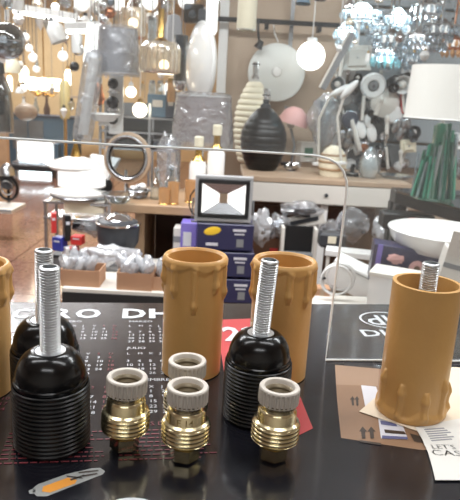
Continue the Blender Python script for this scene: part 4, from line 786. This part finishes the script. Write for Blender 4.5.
T('black_ball_lamp', 'white wall lamp with three black balls in a column', 'lamp', 113.5, 125, 2.7, [('back_bar', ('B', (2, 4, 20), (14, 3, 58), .1), 'white_gloss')]+[('black_ball', ('S', (0, -4, zz), r), 'black_gloss') for zz, r in ((40, 5.2), (22, 6.2), (6, 5.4))]+[('chrome_cup', ('L', [(3, zz), (6, zz+1), (6, zz+3), (3, zz+3)], 20), 'chrome') for zz in (30, 13)]+[('cord', ('C', 48), 'black')])
T('copper_pendant', 'small copper glass pendant left of the black balls', 'pendant lamp', 99, 106, 2.75, [('copper_glass', ('L', [(.1, 0), (5, 2), (6, 7), (4, 14), (3, 22), (.1, 26)]), 'copper'), ('cap', ('L', [(3, 22), (3, 27), (.1, 28)]), 'white'), ('cord', ('C', 26), 'white')])
T('film_column', 'tall column lamp hung in a long clear film sleeve', 'pendant lamp', 82, 140, 2.5, [('film_sleeve', ('T', ('L', [(9, 0), (10, 6), (10, 70), (8, 84), (3, 88)], 24), (0, 0, 0), (0, 9, 0)), 'film'), ('column', ('T', ('L', [(.1, 6), (5, 6), (5, 80), (.1, 80)]), (0, 0, 0), (0, 9, 0)), 'offwhite'), ('black_tip', ('S', (-1, 0, 3), 2.6), 'black'), ('cord', ('T', ('C', 84), (13, 0, 0), (0, 0, 0)), 'grey')])
T('panel_lamp', 'white oblong panel lamp hung beside the grey drum shade', 'panel lamp', 90, 62, 2.65, [('panel', ('T', ('B', (0, 0, 18), (14, 4, 36), .08), (0, 0, 0), (0, 8, -20)), 'lit_soft'), ('frame', ('T', ('B', (0, 2.6, 18), (15.5, 2, 38), .08), (0, 0, 0), (0, 8, -20)), 'white'), ('cord', ('C', 34), 'white')])
T('chrome_loop_lamp', 'small chrome and white loop lamp left of the oblong panel lamp', 'pendant lamp', 77, 53, 2.7, [('shade', ('L', [(5, 0), (5.5, 16), (3, 20), (.1, 21)], 22), 'white_gloss'), ('loop', ('R', 5, .8, 24, 'x', (2, -3, 3)), 'chrome'), ('cord', ('C', 20), 'white')])
T('white_bowl_lamp', 'white bowl lamp below the black balls', 'lamp', 104, 122, 2.55, [('bowl', ('L', [(.1, 0), (10, 1), (16, 8), (15.4, 8.4), (9, 3), (.1, 2)], 30), 'white_gloss'), ('foot', ('L', [(.1, -3), (6, -3), (5, .5)]), 'white')])
# wire rack in the middle distance
T('wire_rack', 'steel wire rack shelf with small lamp parts above the round ring frame', 'shelf', 140, 195, 3.0, [('shelf_board', ('B', (0, 0, zz), (76, 26, 2)), 'steel') for zz in (46, 62, 76)]+[('upright', ('B', (x, y, -60), (2.4, 2.4, 300)), 'steel') for x in (-37, 10, 37) for y in (-12, 12)]+[('back_panel', ('B', (0, 12.5, 66), (74, 1, 46)), 'grey')])
for i, (x, w_, h, mt, l_) in enumerate(((113, 12, 9, 'wood_dark', 'dark wooden box at the left of the wire rack'), (128, 13, 10, 'darkgrey', 'dark grey box in the middle of the wire rack'), (146, 10, 8, 'wood_dark', 'dark brown box beside the rack upright'), (160, 12, 9, 'slate', 'slate blue box at the right of the wire rack'))):
    T('rack_box', l_, 'box', x, 148.0-(x-140)*-.055, 2.97, [('body', ('B', (0, 0, h/2), (w_, 10, h), .05), mt), ('lid', ('B', (0, 0, h), (w_+1, 11, 2)), 'grey')])
for i, (x, y, w_, h, mt, l_) in enumerate(((158, 117, 20, 22, 'bluegrey', 'blue-grey carton on the top rack shelf'), (171, 117.8, 10, 26, 'slate', 'slate carton beside the blue-grey one'))):
    T('rack_carton', l_, 'box', x, y, 2.97, [('carton', ('B', (0, 0, h/2), (w_, 12, h), .04), mt), ('label', ('B', (0, -6.2, h*.6), (w_*.5, .4, h*.3)), 'offwhite')])
for i, (x, l_) in enumerate(((152, 'small blue glass jar left on the blue-grey carton'), (160, 'small clear glass jar on the blue-grey carton'), (168, 'small white glass jar right on the cartons'))):
    T('glass_jar', l_, 'jar', x, 96, 2.97, [('jar', ('L', [(.1, 0), (3.6, 0), (3.6, 11), (2.4, 13), (.1, 13)]), ('crystal', 'glass', 'lit_soft')[i]), ('lid', ('L', [(2.8, 12), (2.8, 15), (.1, 15.4)]), 'steel')])
T('glow_bulb', 'glowing round bulb lamp above the round ring frame', 'lamp', 140, 110, 2.8, [('globe', ('S', (0, 0, 0), 7.5), 'lit_warm'), ('holder', ('L', [(3, 7), (2.4, 11), (.1, 12)]), 'gold'), ('cord', ('C', 13), 'white')])
T('glow_bulb', 'small glowing bulb hung under the grey drum shade', 'lamp', 131, 92, 2.85, [('globe', ('S', (0, 0, 0), 5.5), 'lit_warm'), ('holder', ('L', [(3, 5), (2, 9), (.1, 10)]), 'white'), ('cord', ('C', 9), 'white')])
T('amber_tube', 'tall amber glass tube pendant right of the glowing bulb', 'pendant lamp', 171, 102, 2.9, [('tube', ('L', [(.1, 0), (4, 0), (4, 20), (.1, 21)]), 'amberglass'), ('cap', ('L', [(4.4, 19), (4.4, 23), (.1, 24)]), 'gold'), ('cord', ('C', 23), 'white')])
T('lit_strip', 'warm lit strip lamp below the jar pendant', 'lamp', 166, 73, 2.95, [('strip', ('B', (0, 0, 0), (16, 4, 3), .2), 'lit_warm'), ('back', ('B', (0, 3, 0), (18, 3, 4), .2), 'white'), ('cord', ('C', 2), 'white')])
# ------------------------------------------------------------------ upper left
T('glass_globe', 'large clear smoked glass globe pendant at the left edge', 'pendant lamp', 7, 41, 2.4, [('globe', ('S', (0, 0, 0), 18), 'smoke_glass'), ('inner_frame', ('J', [('B', (0, 0, -2), (8, 4, 7)), ('U', [(0, 0, 18), (0, 0, 2)], 1)]), 'chrome'), ('lit_core', ('B', (-3, -2, 1), (6, 4, 6)), 'lit_soft'), ('equator_ring', ('R', 18.1, .5, 36), 'steel'), ('cord', ('C', 17), 'black')])
T('bell_jar', 'clear glass bell jar pendant with black fitting at the left edge', 'pendant lamp', 2, 132, 2.95, [('bell', ('L', [(11, 0), (11.5, 20), (10, 42), (5, 54), (.1, 58)], 32), 'smoke_glass'), ('black_fitting', ('L', [(.1, 55), (5, 56), (4, 66), (.1, 68)]), 'black'), ('filament_bulb', ('S', (0, 0, 24), 4, (1, 1, 1.8)), 'darkgrey'), ('rim', ('R', 11.2, .5, 32), 'wood_pale'), ('cord', ('C', 66), 'black')])
for i, (x, y, r, Y, l_) in enumerate(((25.5, 37, 4, 4.2, 'topmost small white globe beside the smoked glass globe'), (29, 48, 3.8, 4.38, 'second small white globe below the topmost one'), (33, 57.5, 4.5, 4.56, 'third small white globe in the hanging chain'), (36.5, 69, 3.6, 4.74, 'lowest small white globe in the hanging chain'), (63, 56, 5, 4.0, 'single white globe pendant over the yellow glass'))):
    T('small_globe', l_, 'pendant lamp', x, y, Y, [('globe', ('S', (0, 0, 0), r), 'lit_soft'), ('cap', ('L', [(2, r*.8), (1.6, r+2), (.1, r+2.5)]), 'chrome'), ('cord', ('C', r+2, .35), 'darkgrey')])
T('black_ball_pendant', 'small black ball spot pendant right of the white globe', 'pendant lamp', 74.5, 66.5, 3.2, [('ball', ('S', (0, 0, 0), 4.8), 'black'), ('lens', ('L', [(.1, -4.6), (2.6, -4.2), (2.6, -3.4)], 18), 'white'), ('cord', ('C', 4.4, .35), 'black')])
T('slanted_shade', 'white slanted half-cone shade at the top left', 'lampshade', 60, 42, 3.4, [('shade', ('T', ('L', [(8.5, 0), (8.5, 14), (4, 20), (3.6, 20), (8, 14), (8, 0)], 24), (0, 0, 0), (0, -22, 0)), 'white_gloss'), ('socket', ('T', ('L', [(.1, 19), (3, 19), (2, 24), (.1, 25)]), (0, 0, 0), (0, -22, 0)), 'grey'), ('cord', ('C', 20, .4), 'grey')])
T('linear_lamp', 'long white linear tube lamp hung at the top left', 'linear lamp', 88, 26, 3.0, [('body', ('T', ('B', (0, 0, 0), (46, 6, 8), .2), (0, 0, 0), (0, -4, 0)), 'white'), ('tube', ('T', ('B', (0, -1, -5), (44, 4, 4), .3), (0, 0, 0), (0, -4, 0)), 'tube_white'), ('cord', ('C', 3, .4), 'white')])
T('linear_lamp', 'second bright linear lamp running across the top left corner', 'linear lamp', 45, 12, 4.5, [('body', ('T', ('B', (0, 0, 0), (66, 6, 7), .2), (0, 0, 0), (0, 6, 0)), 'white'), ('tube', ('T', ('B', (0, -1, -4.4), (62, 4, 4), .3), (0, 0, 0), (0, 6, 0)), 'tube_white'), ('cord', ('C', 2, .4), 'white')])
T('white_cylinder_pendant', 'short white cylinder pendant at the top left corner', 'pendant lamp', 19, 11, 3.2, [('cylinder', ('L', [(5, 0), (5.2, 1), (5.2, 14), (.1, 15)], 22), 'white_gloss'), ('lens', ('L', [(.1, .5), (4.6, .4), (4.8, 0)]), 'lit_soft'), ('cord', ('C', 14), 'white')])
T('cream_shade', 'cream bell shade hung left of the glowing chandelier', 'lampshade', 13, 73, 3.6, [('shade', ('L', [(8, 0), (7, 8), (3, 14), (2.6, 14), (6.6, 8), (7.6, 0)], 24), 'cream'), ('cap', ('L', [(3, 13), (2, 17), (.1, 17.5)]), 'gold'), ('cord', ('C', 16, .4), 'darkgrey')])
p, k = at(104, 13, 2.9); t = empty('chrome_cluster', p); tag(t, 'chrome ball cluster pendant above the grey drum shade', 'pendant lamp')
for i, (x, y, zz, r) in enumerate(((0, 0, -6, 5.5), (-6, 2, 2, 5), (6, 1, 1, 5.5), (0, -3, 7, 5), (-3, 3, 12, 4), (6, 3, 11, 4.4))): mesh('chrome_ball', sphere((x*k, y*k, zz*k), r*k), ('chrome', 'glass', 'copper', 'chrome', 'chrome', 'smoke_glass')[i], t)
mesh('cord', tube([(0, 0, 0), (0, 0, CEIL-p.z)], .5*k, 6), 'grey', t)
for i, (x, y, r, l_) in enumerate(((82, 3, 8, 'white globe at the very top left of the chrome cluster'), (117, 2, 8, 'white globe at the very top right of the chrome cluster'), (150, 2, 8, 'white globe at the top above the blue tube pendant'), (66, 2, 6, 'small glass globe at the very top left'), (224, 4, 7, 'clear glass globe at the top by the white post'), (167, 6, 6, 'small crystal globe beside the cone pendant'), (8, 3, 7, 'pale blue glass globe in the top left corner'))):
    T('globe_pendant', l_, 'pendant lamp', x, y, 3.3+.06*i, [('globe', ('S', (0, 0, 0), r), ('lit_soft', 'lit_soft', 'lit_soft', 'crystal', 'glass', 'crystal', 'crystal')[i]), ('cap', ('L', [(3, r*.85), (2.4, r+2), (.1, r+2.6)]), 'chrome'), ('cord', ('C', r+2, .4), 'grey')])
# glowing chandelier far back
p, k = at(44, 88, 6.5); t = empty('glass_chandelier', p); tag(t, 'glowing white glass chandelier far back on the left', 'chandelier')
mesh('stem', tube([(0, 0, 0), (0, 0, CEIL-p.z)], .8*k, 6), 'gold', t)
for i in range(8):
    a = i*PI/4+.2; rr = 13*k
    mesh('arm', tube([(0, 0, -4*k), (rr*.6*math.cos(a), rr*.6*math.sin(a), -8*k), (rr*math.cos(a), rr*math.sin(a), -3*k)], .7*k, 6), 'gold', t)
    mesh('glass_shade', lathe([(.1*k, 0), (4*k, 2*k), (5*k, 7*k), (4.4*k, 12*k), (.1*k, 13*k)], 16), 'lit_warm', t, loc=(rr*math.cos(a), rr*math.sin(a), -3*k))
for i, (x, y, w_, l_) in enumerate(((24, 83, 9, 'warm glowing glass pendant left of the glowing chandelier'), (68, 86, 6, 'warm glowing glass pendant right of the glowing chandelier'), (10, 92, 5, 'narrow warm glowing pendant near the bell jar'))):
    T('warm_pendant', l_, 'pendant lamp', x, y, 6.2, [('glass', ('L', [(.1, 0), (w_*.5, 1), (w_*.55, 12), (w_*.3, 16), (.1, 17)]), 'lit_warm'), ('cap', ('L', [(2, 16), (1.4, 19), (.1, 20)]), 'gold'), ('cord', ('C', 18, .4), 'darkgrey')])
T('yellow_column', 'tall yellow glass column lamp far back', 'floor lamp', 66, 176, 6.0, [('column', ('L', [(.1, 56), (4, 56), (5, 60), (5, 88), (3, 92), (.1, 92)]), 'yellowglass'), ('stand', ('L', [(.1, 0), (8, 0), (7, 2), (1.6, 4), (1.6, 56), (.1, 56)]), 'gold')])
T('blue_cabinet', 'blue-grey reception cabinet far back at the left', 'cabinet', 44, 172, 8.6, [('body', ('B', (0, 8, 27), (66, 20, 54), .04), 'bluegrey'), ('worktop', ('B', (0, 7, 54.5), (70, 23, 2.5)), 'slate')]+[('door', ('B', (x, -2.4, 36), (14, 1, 28), .06), 'grey') for x in (-22, -6)]+[('door', ('B', (16, -2.4, 36), (24, 1, 28), .06), 'bluegrey')])
for i, (x, l_) in enumerate(((24, 'small white vase left on the blue-grey cabinet'), (36, 'small white bulb stand on the blue-grey cabinet'), (47, 'tall thin bottle on the blue-grey cabinet'))):
    q = T('cabinet_vase', l_, 'vase', x, 114.8+(x-44)*.056, 8.75, [('vase', ('L', [(.1, 0), (2.6, 0), (3.4, 5), (1.4, 12), (1, 16 + 6*(i == 2)), (.1, 16)]), ('white', 'crystal', 'wood_dark')[i]), ('lip', ('R', 1.2, .4, 16, 'z', (0, 0, 16+6*(i == 2))), 'steel')])
T('light_box', 'bright lit display light box on the floor far back at the left', 'light box', 36, 168, None, [('case', ('B', (0, 6, 13), (38, 12, 27), .04), 'white'), ('lit_face', ('B', (0, -.3, 14), (33, .8, 21)), 'lit_cool'), ('blue_side', ('B', (21, 4, 13), (4, 10, 24)), 'bluegrey')], z=0)
T('black_bench', 'low dark bench with wrapped goods in front of the light box', 'bench', 34, 176, None, [('seat', ('B', (0, 0, 8), (46, 12, 5)), 'darkgrey'), ('wrapped_goods', ('N', (-2, 0, 12), (16, 5, 4), 70, .4), 'milk_film')]+[('leg', ('B', (x, 0, 3), (2.4, 8, 6)), 'darkgrey') for x in (-20, 20)], z=0)
T('floor_fan', 'grey and black floor fan standing at the left edge', 'fan', 8, 207, 4.4, [('base', ('L', [(.1, 0), (11, 0), (10, 2), (3, 4), (.1, 5)]), 'offwhite'), ('motor', ('T', ('L', [(.1, -6), (6, -5), (7, 0), (6, 4), (.1, 5)]), (0, 2, 24), (90, 0, 0)), 'darkgrey'), ('wheel', ('T', ('R', 12, 1.6, 30), (1, -2, 20), (90, 0, -20)), 'black'), ('inner_ring', ('T', ('R', 7, 1, 26), (1, -3, 20), (90, 0, -20)), 'steel'), ('dome', ('L', [(8, 32), (7, 38), (3, 43), (.1, 44)], 24), 'steel'), ('stem', ('U', [(0, 3, 3), (0, 3, 34)], 1.6), 'black')])
T('low_step', 'low white step along the left edge of the floor', 'step', -6, 209, 4.3, [('step', ('B', (0, 0, 2), (50, 40, 4)), 'offwhite'), ('nosing', ('B', (0, -20.3, 3.4), (50, 1, 1.6)), 'grey')])
T('door_post', 'wooden door post at the far left', 'post', 4, 178, 6.2, [('post', ('B', (0, 0, 52), (11, 6, 104), .04), 'wood'), ('plinth_block', ('B', (0, -.6, 6), (13, 7, 12), .04), 'wood')])
T('arch_shelf', 'wooden arched shelf unit against the far wall', 'shelf', 90, 170, 9.4, [('frame_side', ('B', (-22, 0, 40), (3, 8, 84)), 'wood_pale'), ('frame_side', ('B', (22, 0, 40), (3, 8, 84)), 'wood_pale')]+[('shelf', ('B', (0, 0, zz), (42, 8, 2)), 'wood_pale') for zz in (10, 30, 50, 70)])
T('round_shelf_lamp', 'round tan wicker lamp hung in front of the far wall', 'pendant lamp', 26, 112, 8.0, [('wicker', ('S', (0, 0, 0), 11, (1, 1, .8)), 'wood_pale'), ('hoop', ('R', 11.2, .6, 30), 'wood'), ('cord', ('C', 8, .4), 'wood')])

# ------------------------------------------------------------------ crowd of small hanging lamps
rd = random.Random(5)
TAKEN = [(o.location.x, o.location.y, .075) for o in COL.objects if o.parent is None and any(c.name.startswith(('cord', 'stem')) for c in o.children)]
def free_spot(x0, x1, rows, y0, y1, r0, r1):
    for _ in range(60):
        px, py, Y, r = rd.uniform(x0, x1), rd.uniform(*rd.choice(rows)), rd.uniform(y0, y1), rd.uniform(r0, r1)
        p, k = at(px, py, Y)
        if all(math.hypot(p.x-a, p.y-b) > q+r*k+.004 for a, b, q in TAKEN):
            TAKEN.append((p.x, p.y, r*k)); return px, py, Y, r
    return None
WORDS = {'white_gloss': 'white glazed', 'lit_soft': 'softly lit white', 'crystal': 'milky crystal', 'glass': 'clear glass', 'chrome': 'chrome', 'ribbed_glass': 'cream tinted glass', 'offwhite': 'matt off-white', 'white': 'white', 'steel': 'steel', 'black': 'black', 'darkgrey': 'dark grey', 'grey': 'grey'}
SHAPE = ['ball', 'bell', 'teardrop', 'tube']
def small_pend(where, group, spot):
    if not spot: return
    px, py, Y, r = spot; kind = rd.randrange(4)
    top = {0: r, 1: r*1.6, 2: r*1.2, 3: r*2.4}[kind]
    prof = [[(.1, -r), (r*.4, -r*.92), (r*.75, -r*.66), (r, 0), (r*.75, r*.66), (r*.4, r*.92), (.1, r)], [(r, 0), (r*.9, r*.7), (r*.35, r*1.5), (.1, r*1.6), (.1, r*1.5), (r*.85, 0)], [(.1, -r*1.2), (r*.5, -r*.4), (r*.8, r*.5), (r*.3, r*1.1), (.1, r*1.2)], [(.1, 0), (r*.5, 0), (r*.5, r*2.3), (.1, r*2.4)]][kind]
    mt = rd.choice(['white_gloss', 'white_gloss', 'lit_soft', 'crystal', 'glass', 'chrome', 'ribbed_glass', 'offwhite'])
    T('hanging_lamp', 'small %s %s lamp %s' % (WORDS[mt], SHAPE[kind], where), 'pendant lamp', px, py, Y, [('shade', ('L', prof, 18), mt), ('cap', ('L', [(r*.35, top*.9), (r*.3, top+2), (.1, top+2.4)], 12), rd.choice(['chrome', 'gold', 'black'])), ('cord', ('C', top+2, .25), 'grey')], group=group)
for i in range(40): small_pend('hung in the crowd along the top left', 'small lamps crowding the top left', free_spot(2, 215, [(2, 26), (8, 60)], 3.3, 5.8, 4, 7.5))
for i in range(22): small_pend('hung low over the far aisle', 'small lamps over the far aisle', free_spot(5, 205, [(60, 118)], 3.6, 5.9, 3, 5.5))
for i in range(40): small_pend('among the upper right chandeliers', 'small lamps among the chandeliers', free_spot(338, 462, [(0, 66)], 2.3, 3.08, 3, 6))
kinds = ['ring', 'cup', 'disc', 'spot', 'bar', 'candle', 'leaf', 'square']
for i in range(44):
    kd = rd.choice(kinds); mt = rd.choice(['white', 'white', 'offwhite', 'chrome', 'steel', 'black', 'darkgrey', 'crystal', 'grey'])
    o = wall_lamp('small %s %s lamp in the crowd on the display board' % (WORDS[mt], {'leaf': 'petal', 'disc': 'disc', 'spot': 'spot'}.get(kd, kd)), rd.uniform(336, 414), 70+rd.random()*100, kd, rd.uniform(.45, .8), mt, Y=3.1+rd.random()*.02, tilt=rd.uniform(-30, 30))
    o['group'] = 'small lamps crowding the display board'
